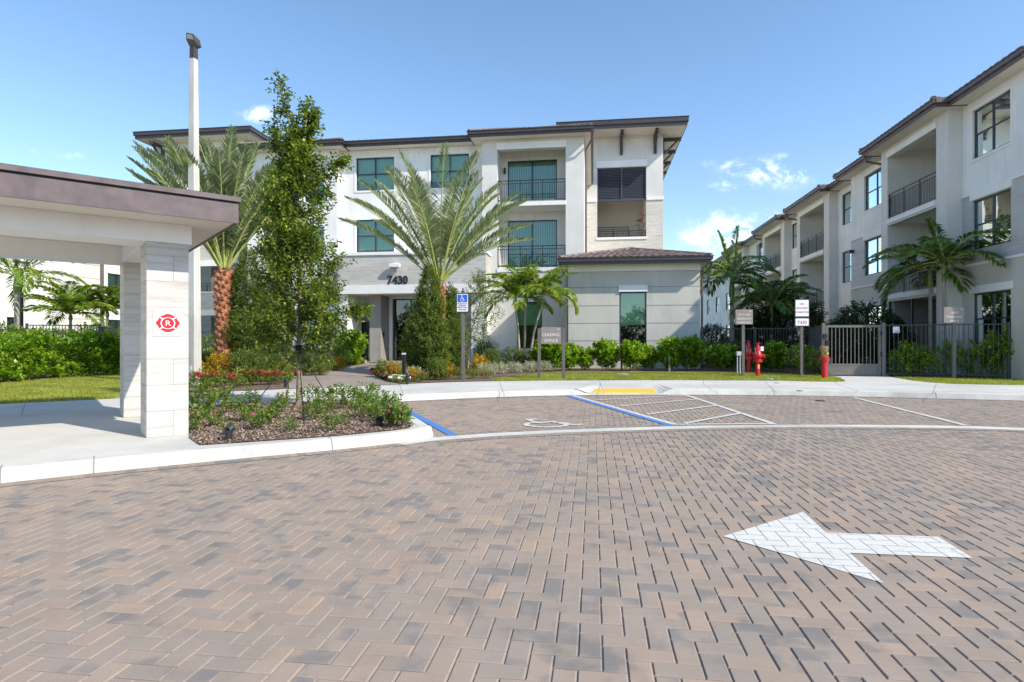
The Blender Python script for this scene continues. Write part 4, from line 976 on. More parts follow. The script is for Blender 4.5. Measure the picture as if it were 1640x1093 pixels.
# ================================================================== gatehouse canopy, lamps, signs, hydrants, fences
GRZ = math.atan2(GF.y, GF.x)
gh = thing('gatehouse_canopy', 'flat roofed brown edged canopy on pale stone columns at the left edge', 'canopy', GT(-2.5, 1.5, GZ), GRZ)
CW = .457
for a in (0., -5.6):
    for b in (0., 2.45):
        mb = MB(GT); mb.box(a, a + CW, b, b + .53, GZ, 2.53); mb.build('column', M['stone'], gh, bevel=.004)
        mb = MB(GT)
mb = MB(GT)
mb.box(-5.65, CW + .03, -.03, .56, 2.532, 2.768); mb.box(-5.65, CW + .03, 2.42, 3.01, 2.532, 2.768)
mb.box(-.03, CW + .03, .561, 2.419, 2.533, 2.767); mb.box(-5.63, -5.1, .561, 2.419, 2.533, 2.767); mb.build('beam', M['trim'], gh)
mb = MB(GT); r0, r1, q0, q1 = -6.3, CW + .40, -.62, 3.62
mb.box(r0, r1, q0, q1, 2.77, 2.80); mb.build('soffit', M['soffit'], gh)
mb = MB(GT); ft = .03
mb.box(r0 - ft, r1 + ft, q0 - ft, q0 - .001, 2.755, 2.99); mb.box(r0 - ft, r1 + ft, q1 + .001, q1 + ft, 2.755, 2.99); mb.box(r1 + .001, r1 + ft, q0, q1, 2.755, 2.99); mb.box(r0 - ft, r0 - .001, q0, q1, 2.755, 2.99)
mb.build('fascia', M['fascia'], gh)
mb = MB(GT)
for a_ in (-4.4, -1.35): mb.box(a_, a_ + .012, q0 - ft - .002, q0 - ft - .0002, 2.757, 2.988)
mb.build('seam', M['bronze'], gh)
mb = MB(GT); mb.box(r0 - .005, r1 + .005, q0 - .005, q1 + .005, 2.991, 3.015); mb.build('shadow_gap', M['black'], gh)
mb = MB(GT); mb.box(r0 - .055, r1 + .055, q0 - .055, q1 + .055, 3.016, 3.075)
rg = [(r0 - .05, q0 - .05), (r1 + .05, q0 - .05), (r1 + .05, q1 + .05), (r0 - .05, q1 + .05)]
mid = ((r0 + 1.9, 1.5), (r1 - 1.9, 1.5))
T_ = [(*p, 3.078) for p in rg]; m0_, m1_ = (*mid[0], 3.36), (*mid[1], 3.36)
mb.q(T_[0], T_[1], m1_, m0_); mb.q(T_[1], T_[2], m1_); mb.q(T_[2], T_[3], m0_, m1_); mb.q(T_[3], T_[0], m0_); mb.build('roof', M['fascia'], gh)
# fire sign on the front column
def GS(a, z, b=-.012): return GT(a, b, z)
fs = thing('fire_sign', 'white plate with a red fire cross and letter R on the stone column', 'sign', GT(.228, -.01, 1.54), GRZ)
mb = MB(GT); mb.box(.069, .387, -.008, -.001, 1.375, 1.70); mb.build('plate', M['signwhite'], fs, bevel=.001)
k = .318 / 645 * 1.06; cx_, cz_ = .228, 1.537
top = [(-165, 165), (-120, 172), (-80, 195), (-45, 215), (0, 220), (45, 215), (90, 190), (125, 168), (168, 160), (105, 108), (60, 128), (0, 138), (-60, 128), (-100, 106)]
lef = [(-180, 145), (-190, 100), (-215, 60), (-245, 25), (-255, 0), (-245, -25), (-215, -60), (-190, -100), (-185, -140), (-125, -85), (-148, -40), (-152, 0), (-148, 40), (-125, 85)]
def flat(name, poly, mat, parent, b=-.0095, th=.0012):
    o = sheet(name, [(0, 0), (1, 0), (0, 1)], 0, M[mat]); bpy.data.objects.remove(o)
    mb = MB(GT); n = len(poly); b0 = len(mb.v)
    mb.v += [GT(cx_ + x * k, b, cz_ + y * k) for x, y in poly]; mb.f.append(tuple(range(n)))
    o = mb.build(name, M[mat], parent)
    import bmesh
    bm = bmesh.new(); bm.from_mesh(o.data); bmesh.ops.triangulate(bm, faces=bm.faces); bm.to_mesh(o.data); bm.free(); return o
top = [(x * 1.03, y if y > 140 else y * .995 + 3) for x, y in top]
for p in (top, [(x, -y) for x, y in top], lef, [(-x, y) for x, y in lef]): flat('emblem_arm', p, 'signred', fs)
flat('emblem_disc', [(128 * math.cos(a), 126 * math.sin(a)) for a in [i * math.pi / 16 for i in range(32)]], 'signred', fs)
text('letter', 'R', 'signwhite', fs, GT(.228, -.0115, cz_ - .032), (GF.x, GF.y), .092, .001, font_w=1.15)
# concrete lamp pole
bp = Vector(G(310.3, 616, .13)); lp = thing('street_lamp', 'tall square white concrete pole with a dark floodlight on top, behind the stone column', 'street lamp', bp, R(-14))
def LT(x, y, z): 
    c, s = math.cos(R(-14)), math.sin(R(-14)); return (bp.x + x * c - y * s, bp.y + x * s + y * c, z)
def LI(x, y, Y): return H + (CY - y) / F * Y
zt = H + (CY - 95) / F * bp.y
mb = MB(LT); b = len(mb.v)
mb.v += [LT(x * w, y * w, z) for w, z in ((.14, .1), (.078, zt)) for x, y in ((-1, -1), (1, -1), (1, 1), (-1, 1))]
mb.f += [(3, 2, 1, 0), (4, 5, 6, 7)] + [(i, (i + 1) % 4, 4 + (i + 1) % 4, 4 + i) for i in range(4)]; mb.build('pole', M['concretepole'], lp, bevel=.012)
mb = MB(LT); mb.box(-.075, .075, -.075, .075, zt + .001, zt + .3); mb.build('mounting_collar', M['bronze'], lp, bevel=.01)
mb = MB(LT); z0 = zt + .3
ring = [[(-.07, -.07), (.07, -.07), (.07, .07), (-.07, .07)], [(-.13, -.12), (.16, -.12), (.16, .13), (-.13, .13)]]
tl = lambda p, z: LT(p[0] + (z - z0) * -.12, p[1], z - .28 * p[0] - .25 * p[1])
v = [LT(*p, z0) for p in ring[0]] + [tl(p, z0 + .13) for p in ring[1]] + [tl((p[0] * .8, p[1]), z0 + .33) for i, p in enumerate(ring[1])]
mb.v += v; mb.f += [(3, 2, 1, 0), (8, 9, 10, 11)] + [(i + 4 * j, (i + 1) % 4 + 4 * j, 4 + (i + 1) % 4 + 4 * j, 4 + i + 4 * j) for j in (0, 1) for i in range(4)]
hd = mb.build('lamp_head', M['bronze'], lp, bevel=.012)
mb = MB(); mb.v += [tl(q, z) for q, z in (((-.09, -.124), z0 + .16), ((.12, -.124), z0 + .16), ((.10, -.124), z0 + .29), ((-.08, -.124), z0 + .29))]; mb.f.append((0, 1, 2, 3)); mb.build('lens', plain('lamp_lens', (.30, .26, .2), .3), hd)
mb = MB(LT); zo = H - (592 - CY) / F * bp.y; mb.box(-.06, .06, -.16, -.128, zo - .12, zo + .09); mb.build('junction_box', M['pvc'], lp, bevel=.008)
# small garden street lamp far left
bl = Vector((*atY(34.5, 600, 25)[:2], .12)); sl2 = thing('street_lamp', 'slim black lamp post with twin arms and flat round head by the left palms', 'street lamp', bl)
mb = MB(); zl = H + (CY - 430) / F * 25
mb.cyl(bl, .075, .12, zl, 12, .06); mb.build('pole', M['black'], sl2)
for s in (-1, 1): mb = MB(); mb.tube([(bl.x, bl.y, zl - .35), (bl.x + s * .12, bl.y, zl - .05), (bl.x + s * .24, bl.y, zl + .22)], .02, 6); mb.build('arm', M['black'], sl2)
mb = MB(); mb.cyl(bl, .27, zl + .221, zl + .28, 20, .24); mb.build('lamp_head', M['black'], sl2)

# ---------------- signs
def V3w(u, v, z): return W(u, v, z)
def uvw(p): return (p[0] * .9907 - p[1] * .1361, p[0] * .1361 + p[1] * .9907)
def panel_sign(label, posts, ybase, px0, px1, py0, py1, lines, sizes, pw=.09, ptop=None, below=False, rot=0.):
    base = G(sum(posts) / len(posts), ybase, .12); Y = base[1]
    u0, v0 = uvw(base)
    t = thing('sign', label, 'sign', (base[0], base[1], .12), RZ)
    pu = lambda x: uvw(((x - CX) / F * Y, Y))[0]
    zz = lambda y: H + (CY - y) / F * Y
    for x in posts:
        c = pu(x); mb = MB(W); mb.box(c - pw / 2, c + pw / 2, v0 - .04, v0 + .04, .1, zz(ptop if ptop else py1) - .002); mb.build('post', M['post'], t, bevel=.006)
    a, b = pu(px0), pu(px1); mb = MB(W); f = v0 - .06 if len(posts) == 1 else v0 - .03
    mb.box(a, b, f, f + .055 if len(posts) > 1 else v0 + .06, zz(py1), zz(py0)); mb.build('plate', M['signplate'], t, bevel=.005)
    mb = MB(W); mb.box(a + .012, b - .012, f - .004, f - .0005, zz(py1) + .012, zz(py0) - .012)
    n = len(lines); hgt = zz(py0) - zz(py1)
    for i, (l, s) in enumerate(zip(lines, sizes)):
        z = zz(py1) + hgt * (.78 - .86 * (i + .78) / n * .92) if n > 2 else zz(py1) + hgt * (.46 - .36 * i)
        text('lettering', l, 'paintwhite', t, W((a + b) / 2, f - .006, z), (UX.x, UX.y), s, .003, spacing=1.05)
    # leaf shaped mark in the corner
    mb = MB(W); c, zc = b - .085, zz(py0) - .06
    mb.q((c - .03, f - .005, zc + .02), (c - .01, f - .005, zc + .0), (c + .01, f - .005, zc - .01), (c, f - .005, zc + .02)); mb.q((c, f - .005, zc - .012), (c + .02, f - .005, zc - .03), (c + .03, f - .005, zc - .005), (c + .012, f - .005, zc)); mb.build('leaf_mark', M['paintwhite'], t)
    return t
panel_sign('taupe LEASING OFFICE sign panel held between two square posts on the lawn', [863.2, 902.6], 606.8, 866.3, 898.8, 524.5, 551, ['LEASING', 'OFFICE'], [.135, .135], ptop=526)
panel_sign('taupe FUTURE RESIDENT PARKING sign on one post beside the red hydrant', [1190], 603.5, 1178, 1204.5, 496.3, 520, ['FUTURE', 'RESIDENT', 'PARKING'], [.1, .1, .1], ptop=520)
panel_sign('taupe USPS PARKING ONLY sign on one post right of the gate', [1527.5], 607.5, 1511.5, 1541.5, 492.5, 517.5, ['USPS', 'PARKING', 'ONLY'], [.1, .1, .1], pw=.105, ptop=517.5)
def plate_sign(label, x, ybase, ptop, plates, name='sign'):
    base = G(x, ybase, .12); Y = base[1]; u0, v0 = uvw(base); t = thing(name, label, 'sign', (base[0], base[1], .12), RZ)
    pu = lambda x: uvw(((x - CX) / F * Y, Y))[0]
    zz = lambda y: H + (CY - y) / F * Y
    c = pu(x); mb = MB(W); mb.box(c - .045, c + .045, v0 - .03, v0 + .05, .1, zz(ptop)); mb.build('post', M['post'], t, bevel=.006)
    mb = MB(W); mb.box(c - .05, c + .05, v0 - .035, v0 + .055, zz(ptop) + .001, zz(ptop) + .03); mb.tube([(c, v0 + .01, zz(ptop) + .03), (c, v0 + .01, zz(ptop) + .07), (c, v0 + .01, zz(ptop) + .1), (c, v0 + .01, zz(ptop) + .12)], [.012, .025, .025, .004], 10); mb.build('finial', M['bronze'], t)
    for (x0, x1, y0, y1) in plates:
        mb = MB(W); mb.box(pu(x0) - .025, pu(x1) + .025, v0 - .045, v0 - .031, zz(y1) - .025, zz(y0) + .025); mb.build('backing', M['bronze'], t, bevel=.004)
        mb = MB(W); mb.box(pu(x0), pu(x1), v0 - .05, v0 - .0455, zz(y1), zz(y0)); mb.build('plate', M['signwhite'], t, bevel=.002)
    return t, pu, zz, v0
t, pu, zz, v0 = plate_sign('white FIRE DEPARTMENT CONNECTION sign over a 7430 plate on a brown post', 1283.5, 603.5, 478, [(1273.8, 1293.8, 481, 507), (1273.8, 1293.8, 510.5, 522)])
for l, y, s in (('FIRE', 488.5, .075), ('DEPARTMENT', 495, .07), ('CONNECTION', 501.5, .07)): text('lettering', l, 'signred', t, W(pu(1283.8), v0 - .053, zz(y)), (UX.x, UX.y), s, .002, font_w=.86 if len(l) > 5 else 1)
text('lettering', '7430', 'signred', t, W(pu(1283.8), v0 - .053, zz(519)), (UX.x, UX.y), .15, .002)
t, pu, zz, v0 = plate_sign('blue and white accessible parking sign on a brown post in the flower bed', 741.3, 610, 468, [(732.2, 750.2, 471.5, 499.5)])
mb = MB(W); mb.box(pu(733.2), pu(749.2), v0 - .0535, v0 - .0505, zz(484.5), zz(472.5)); mb.build('blue_panel', M['signblue'], t)
cu, cz = pu(741), zz(478.7); d_ = v0 - .055
mb = MB(W)
def rib2(pts, w):
    for p, q in zip(pts, pts[1:]):
        x, z = q[0] - p[0], q[1] - p[1]; L = math.hypot(x, z); nx, nz = -z / L * w / 2, x / L * w / 2
        mb.q((cu + p[0] - nx, d_, cz + p[1] - nz), (cu + q[0] - nx, d_, cz + q[1] - nz), (cu + q[0] + nx, d_, cz + q[1] + nz), (cu + p[0] + nx, d_, cz + p[1] + nz))
mb.q(*[(cu - .018 + .014 * math.cos(a), d_, cz + .09 + .014 * math.sin(a)) for a in [i * math.pi / 5 for i in range(10)]])
rib2([(-.018, .072), (-.012, .0), (.03, .0), (.055, -.055), (.07, -.05)], .016); rib2([(-.016, .04), (.025, .035)], .012)
rib2([(-.01 + .05 * math.cos(a), -.03 + .05 * math.sin(a)) for a in [R(130 + i * 20) for i in range(12)]], .012); mb.build('wheelchair_symbol', M['signwhite'], t)
for l, y, s in (('PARKING BY', 487.8, .055), ('DISABLED', 490.8, .055), ('PERMIT ONLY', 493.8, .05), ('$250 FINE', 497.2, .055)): text('lettering', l, 'black', t, W(pu(741.2), v0 - .053, zz(y)), (UX.x, UX.y), s, .002)

# ---------------- fire department connection and standpipe
def siamese(label, px, py, s=1.):
    b = G(px, py, .12); t = thing('siamese_hydrant', label, 'hydrant', b, RZ); x, y = b[0], b[1]; Z = lambda z: .12 + (z - .12) * s
    mb = MB(); mb.cyl(b, .072 * s, .08, Z(.60), 20); mb.build('pipe', M['red'], t, True)
    mb = MB(); mb.cyl(b, .15 * s, Z(.601), Z(.65), 24); mb.cyl(b, .15 * s, Z(.652), Z(.70), 24)
    for i in range(8):
        a = i * math.pi / 4; mb.cyl((x + .125 * s * math.cos(a), y + .125 * s * math.sin(a)), .013, Z(.59), Z(.715), 6)
    mb.build('flange', M['red'], t)
    mb = MB(); mb.tube([(x, y, Z(z)) for z in (.70, .74, .80, .86, .92, .97, 1.03, 1.1, 1.17)], [r * s for r in (.09, .125, .145, .14, .11, .085, .075, .07, .055)], 22); mb.build('body', M['red'], t, True)
    for k, (dx, dy) in enumerate(((.9, -.45), (-.5, -.86))):
        mb = MB(); mb.tube([(x + dx * .1 * s, y + dy * .1 * s, Z(.81)), (x + dx * .19 * s, y + dy * .19 * s, Z(.79))], .065 * s, 16); o = mb.build('outlet', M['red'], t, True)
        mb = MB(); mb.tube([(x + dx * .192 * s, y + dy * .192 * s, Z(.79)), (x + dx * .225 * s, y + dy * .225 * s, Z(.785))], .075 * s, 16); mb.tube([(x + dx * .226 * s, y + dy * .226 * s, Z(.785)), (x + dx * .25 * s, y + dy * .25 * s, Z(.78))], .02 * s, 8); mb.build('cap', M['red'], o)
    mb = MB(); mb.cyl(b, .04 * s, Z(1.17), Z(1.24), 12); mb.cyl(b, .075 * s, Z(1.24), Z(1.26), 18); mb.build('valve_wheel', M['red'], t)
    mb = MB(); pts = [(x + (-.16 + .18 * q) * s, y - .16 * s, Z(.82 + .28 * (2 * q - 1) ** 2 * (1 if q < .5 else .6))) for q in [i / 14 for i in range(15)]]; mb.tube(pts, .009, 6); mb.build('chain', M['chrome'], t)
    return t
a1 = siamese('red siamese fire connection with chain and bonnet, nearer of the pair on the lawn', 1213.5, 603)
mb = MB(); bx = G(1213.5, 603, .12); mb.box(bx[0] + .09, bx[0] + .19, bx[1] - .03, bx[1] + .01, .98, 1.13); mb.build('tag', M['signwhite'], a1)
mb = MB(); mb.box(bx[0] - .03, bx[0] + .03, bx[1] - .08, bx[1] - .0725, .38, .52); mb.build('sticker', M['yellow'], a1)
siamese('red siamese fire connection half hidden behind the brown sign post, farther of the pair', 1199, 597.5, 1.05)
b = G(1320, 606.3, .12); t = thing('standpipe', 'single red standpipe topped by a tarnished brass valve, left of the gate', 'hydrant', b)
mb = MB(); mb.cyl(b, .083, .08, .70, 20); mb.build('pipe', M['red'], t, True)
mb = MB(); mb.cyl(b, .155, .701, .765, 24); mb.cyl(b, .15, .767, .82, 24); mb.build('flange', M['red'], t)
mb = MB(); mb.tube([(b[0], b[1], z) for z in (.821, .86, .861, .98, .981, 1.05, 1.07, 1.14, 1.16)], [.085, .085, .10, .10, .115, .12, .13, .13, .08], 20); mb.build('brass_valve', M['brass'], t)
mb = MB(); mb.tube([(b[0], b[1] - .1, .93), (b[0] + .02, b[1] - .17, .93)], .05, 14); mb.build('cap', M['brass'], t)
b = G(1183, 599, .12); t = thing('utility_post', 'grey conduit post with small box on top, left of the FUTURE RESIDENT sign', 'utility post', b)
for s in (-.05, .05): mb = MB(); mb.cyl((b[0] + s, b[1]), .022, .08, .78, 10); mb.build('pipe', M['pvc'], t)
mb = MB(); mb.box(b[0] - .09, b[0] + .09, b[1] - .06, b[1] + .05, .781, .93); mb.build('box', M['pvc'], t, bevel=.01)
for x, yb, yt, lab in ((995.5, 594, 560, 'thin weathered wooden stake standing below the office wing window'), (1072, 596, 571.5, 'short weathered wooden stake between bushes right of the office window')):
    b = G(x, yb, .12); t = thing('wooden_stake', lab, 'stake', b, .2); zt = H + (CY - yt) / F * b[1]
    mb = MB(); mb.box(b[0] - .035, b[0] + .035, b[1] - .035, b[1] + .035, .08, zt); mb.tube([(b[0], b[1], zt), (b[0], b[1], zt + .05)], [.04, .012], 4); mb.build('post', M['wood'], t)
# bollard light and small bed lights
b = G(646.8, 612, .14); t = thing('bollard_light', 'slotted dark bollard light with pale cap in the flower bed by the path', 'bollard light', b, .15)
zt = H + (CY - 565.5) / F * b[1]
mb = MB(); mb.box(b[0] - .05, b[0] - .026, b[1] - .05, b[1] + .05, .1, zt - .05); mb.box(b[0] + .026, b[0] + .05, b[1] - .05, b[1] + .05, .1, zt - .05); mb.box(b[0] - .0255, b[0] + .0255, b[1] - .01, b[1] + .03, .1, zt - .05); mb.build('body', M['black'], t)
mb = MB(); mb.box(b[0] - .054, b[0] + .054, b[1] - .054, b[1] + .054, zt - .049, zt); mb.build('cap', M['pvc'], t)
def spot(label, x, y, h, z=.14):
    b = G(x, y, z); t = thing('ground_light', label, 'garden light', b, group='small black garden lights in the beds')
    mb = MB(); mb.cyl(b, .038, z - .02, z + h * .8, 12, .045); mb.build('body', M['black'], t)
    mb = MB(); mb.tube([(b[0], b[1], z + h * .8), (b[0] + .02, b[1] + .03, z + h)], [.05, .052], 12); mb.build('lamp_head', M['black'], t); return t
spot('small black garden light at the front left of the mulch island', 366, 706.5, .16); spot('small black garden light near the pink flowers of the mulch island', 607, 684.5, .12)
spot('small black garden light at the path edge right of the tree trunk', 457.5, 620.5, .2); spot('small black garden light standing just in front of the bollard light', 652, 615.5, .24)

# ---------------- fences and gate
def fence(label, p, q, h, z0=.12, gap=.11, nposts=None, mat='fence', group=None):
    """p, q world xy"""
    p = Vector(p[:2]); q = Vector(q[:2]); d = (q - p); L = d.length; e = d / L
    t = thing('fence', label, 'fence', (*((p + q) / 2), z0), math.atan2(e.y, e.x), group)
    T = lambda a, b, z: (p.x + e.x * a - e.y * b, p.y + e.y * a + e.x * b, z)
    mb = MB(T); mb.box(0, L, -.018, .018, z0 + h - .035, z0 + h); mb.box(0, L, -.018, .018, z0 + h - .2, z0 + h - .165) if False else None; mb.box(0, L, -.018, .018, z0 + .1, z0 + .135)
    n = round(L / gap)
    for i in range(1, n): a = L * i / n; mb.box(a - .009, a + .009, -.009, .009, z0 + .05, z0 + h - .036)
    mb.build('picket_panel', M[mat], t)
    n = nposts or max(1, round(L / 2.3))
    for i in range(n + 1):
        a = L * i / n; mb = MB(T); mb.box(a - .032, a + .032, -.0325, .0325, z0 - .05, z0 + h + .03); mb.box(a - .038, a + .038, -.038, .038, z0 + h + .031, z0 + h + .045); mb.build('post', M[mat], t)
    return t
hf = 1.74
f1 = (W(4.6, 25.97), W(8.86, 25.97)); gl = W(7.72, 21.25); gr_ = W(ux(21.25, 1414), 21.25)
fence('dark picket fence between the office wing and the gate return, behind bushes', *f1, hf)
fence('short dark fence return running back beside the gate', (W(8.86, 25.9)), (gl[0] + .05, gl[1] + .12), hf)
fence('dark picket fence from the gate to the right hand building wall', (gr_[0] + .07, gr_[1]), W(12.8, 20.3), hf, gap=.125)
gt = thing('gate', 'taupe metal pedestrian gate with solid kick panel and black latch', 'gate', (*gl[:2], .13), RZ)
u0, u1, vg = 7.72, uvw(gr_)[0], 21.25; z0, zt = .14, 1.86
def gb(name, *boxes, mat='gate', parent=gt):
    mb = MB(W)
    for b in boxes: mb.box(*b)
    return mb.build(name, M[mat], parent)
for u in (u0, u1): gb('gate_post', (u - .05, u + .05, vg - .05, vg + .05, .08, zt + .06))
gb('gate_frame', (u0 + .07, u1 - .07, vg - .03, vg + .03, zt - .09, zt - .01), (u0 + .07, u0 + .15, vg - .03, vg + .03, z0 + .04, zt - .091), (u1 - .15, u1 - .07, vg - .03, vg + .03, z0 + .04, zt - .091), (u0 + .151, u1 - .151, vg - .03, vg + .03, .5, .55))
gb('kick_panel', (u0 + .151, u1 - .151, vg - .02, vg + .02, z0 + .04, .499))
n = 13
gb('pickets', *[(u0 + .15 + (u1 - u0 - .3) * i / n - .011, u0 + .15 + (u1 - u0 - .3) * i / n + .011, vg - .011, vg + .011, .551, zt - .091) for i in range(1, n)])
gb('latch', (u0 + .06, u0 + .16, vg - .09, vg - .031, .95, 1.35), (u0 - .02, u0 + .1, vg - .1, vg - .051, 1.4, 1.55), mat='black'); gb('hinge', (u1 - .09, u1 - .03, vg - .06, vg - .0305, 1.5, 1.64), mat='black'); gb('hinge', (u1 - .09, u1 - .03, vg - .06, vg - .0305, .8, .94), mat='black')
pn = thing('notice', 'small white notice fixed to the fence just right of the gate', 'notice', W(u1 + .55, 21.15, 1.4), RZ)
un = ux(21.15, 1430); mb = MB(W); mb.box(un, ux(21.15, 1440.5), 21.14, 21.15, vz(21.15, 1435, 533.5), vz(21.15, 1435, 523.5)); mb.build('plate', M['signwhite'], pn)
mb = MB(W); 
for i in range(3): mb.box(un + .05, un + .16, 21.136, 21.139, 1.55 + i * .045, 1.565 + i * .045)
mb.build('print', M['black'], pn)
# fences on the left behind the hedge
fa = atY(-190, 600, 20.3); fb = atY(43, 600, 20.0); fc = atY(160, 600, 20.6); fd = atY(212, 600, 29)
fence('low dark picket fence behind the left hedge, left of its tall post', fa, fb, 1.6)
fence('tall dark picket fence section behind the left hedge, beside the pool gate post', fb, fc, 1.75, gap=.095)
fence('dark picket fence running back from the left hedge towards the buildings', fc, fd, 1.72)
fence('dark picket fence seen between the lamp pole and the orange palm trunk', atY(300, 600, 25), atY(372, 600, 25), 1.6)
# ================================================================== planting
def norm(a): return a / np.maximum(np.linalg.norm(a, axis=-1, keepdims=True), 1e-9)
def leafquads(P, D, L, Wd, rng, fold=.25, droop=.15):
    n = len(P); D = norm(D); U = np.tile([0, 0, 1.], (n, 1)) + rng.normal(0, .35, (n, 3)); S = norm(np.cross(D, U)); N = norm(np.cross(S, D))
    L = np.broadcast_to(np.asarray(L, float), (n,))[:, None]; Wd = np.broadcast_to(np.asarray(Wd, float), (n,))[:, None]
    m = P + D * L * .5; tip = P + D * L - np.array([0, 0, 1.]) * L * droop
    return np.stack([P, m - S * Wd / 2 + N * fold * Wd, tip, m + S * Wd / 2 + N * fold * Wd], 1).reshape(-1, 3)
def twigs(B, T, ln, k, rng, spread=1., L=.06, Wd=.03, fold=.25, droop=.15, lvar=.3):
    """k leaves spiralling along each twig (base B, direction T, length ln)"""
    n = len(B); T = norm(T); A = norm(np.cross(T, norm(rng.normal(size=(n, 3))))); C = np.cross(T, A)
    ln = np.broadcast_to(np.asarray(ln, float), (n,))
    t = (np.arange(k) + .6) / k; ph = rng.uniform(0, 6.28, n)
    P = B[:, None] + T[:, None] * (t[None, :, None] * ln[:, None, None])
    a = ph[:, None] + np.arange(k)[None] * 2.4
    rad = A[:, None] * np.cos(a)[..., None] + C[:, None] * np.sin(a)[..., None]
    D = T[:, None] * (.55 + .4 * t[None, :, None]) + rad * spread
    P = P.reshape(-1, 3); D = D.reshape(-1, 3) + rng.normal(0, .2, (n * k, 3))
    return leafquads(P, D, L * rng.uniform(1 - lvar, 1 + lvar, n * k), Wd * rng.uniform(1 - lvar, 1 + lvar, n * k), rng, fold, droop)
def lumps(rng, k=26):
    w = rng.normal(0, 1, (k, 3)); w[:, 2] *= 1.; ph = rng.uniform(0, 6.28, k)
    return lambda P, s: np.sin(P @ (w * s).T + ph).sum(1) / math.sqrt(k / 2)
def tubes(mb, lines):
    for pts, r in lines: mb.tube(pts, r, 6, False)

def tree(name, label, cat, loc, prof, n_limb, seed, trunk_r=.045, leaf=('leaf_tree', .084, .046), lead=None, spires=(), k=11, tw=16, z_first=.85, squash=1., group=None, bark='bark', cx=None, trunks=None, open_=0.):
    """tapered trunk and limbs; leaf-bearing twigs along the limbs and inside an uneven envelope. local coordinates"""
    rng = np.random.default_rng(seed); t = thing(name, label, cat, loc, 0, group)
    zs, rs = np.array([p[0] for p in prof]), np.array([p[1] for p in prof]); cxs = np.array(cx if cx else [0] * len(prof))
    R_ = lambda z: np.interp(z, zs, rs, 0, 0); C_ = lambda z: np.interp(z, zs, cxs)
    top = zs[-1]; lmp = lumps(rng)
    lead = lead or [(C_(z) + rng.normal(0, .02), rng.normal(0, .02), z) for z in np.linspace(0, top, 9)]
    if lead[0] != (0, 0, 0): lead[0] = (0, 0, 0)
    LP = np.array(lead); Lf = lambda z: np.array([np.interp(z, LP[:, 2], LP[:, 0]), np.interp(z, LP[:, 2], LP[:, 1]), z])
    mb = MB(lambda x, y, z: (x + loc[0], y + loc[1], z + loc[2])); B, T = [], []
    mb.tube([(0, 0, -.05)] + [tuple(p) for p in lead], [trunk_r * 1.25] + [trunk_r * max(.12, 1 - .93 * (p[2] / top)) for p in lead], 10)
    for ln, r in spires:
        mb.tube(ln, r, 6)
        pts = np.array(ln)
        for q in np.linspace(.05, 1, 26):
            i = q * (len(pts) - 1); a = int(min(i, len(pts) - 2)); p = pts[a] + (pts[a + 1] - pts[a]) * (i - a); d = norm(pts[a + 1] - pts[a])
            for _ in range(2): B.append(p); T.append(d * .7 + rng.normal(0, .55, 3) * (1.1 - .5 * q))
    for i in range(n_limb):
        z0 = z_first + (top * .9 - z_first) * (i + rng.uniform(0, .8)) / n_limb; a = rng.uniform(0, 6.28); z1 = min(z0 + rng.uniform(.35, .8) * (.5 + .5 * R_(z0) / max(rs)), top * .99)
        r = R_(z1) * rng.uniform(.65, 1.08); s = Lf(z0); e = np.array([C_(z1) + r * math.cos(a), r * math.sin(a) * squash, z1]); m = (s + e) / 2 + np.array([0, 0, -.06]) + rng.normal(0, .03, 3)
        mb.tube([tuple(s), tuple(m), tuple(e)], [trunk_r * .32 * (1.1 - z0 / top), trunk_r * .2 * (1.1 - z0 / top), .004], 5, False)
        for q in rng.uniform(.3, 1.05, tw):
            p = (s * (1 - q) ** 2 + 2 * m * q * (1 - q) + e * q * q) + rng.normal(0, .055, 3); B.append(p)
            T.append((e - s) / np.linalg.norm(e - s) * .7 + np.array([0, 0, .45]) + rng.normal(0, .5, 3))
    B = np.array(B); T = np.array(T)
    # fill between the limbs, with gaps
    nf = int(len(B) * .55); z = rng.uniform(zs[0], top * .97, nf * 3); keep = rng.uniform(0, 1, nf * 3) < (R_(z) / max(rs)) ** 1.2; z = z[keep][:nf]; a = rng.uniform(0, 6.28, len(z)); rr = R_(z) * rng.uniform(.15, 1.05, len(z)) ** .6
    Q = np.c_[C_(z) + rr * np.cos(a), rr * np.sin(a) * squash, z]; Q = Q[lmp(Q, 3.6 / max(rs)) > -.35 + open_]
    B = np.vstack([B, Q]); T = np.vstack([T, np.c_[np.cos(a), np.sin(a), np.full(len(a), 1.)][:len(Q)] * .6 + rng.normal(0, .4, (len(Q), 3))])
    mb.build('trunk', M[bark], t, True)
    fastmesh('crown', twigs(B, T, .2 * (leaf[1] / .06), k, rng, L=leaf[1], Wd=leaf[2]), 4, M[leaf[0]], t)
    return t
tb_ = G(478, 649, .14); S_ = .01142
def tp_(x, y): return ((x - 478) * S_, 0., 1.315 + (546.5 - y) * S_ - .14)
prof = [(.6, .22), (.85, .52), (1.05, .72), (1.5, .82), (2.1, .76), (2.7, .68), (3.2, .62), (3.8, .6), (4.15, .44), (4.4, .28), (4.65, .16), (5.0, .05)]
cxp = [.0, .03, .06, .07, .04, .0, -.03, -.04, -.02, .0, .0, .0]
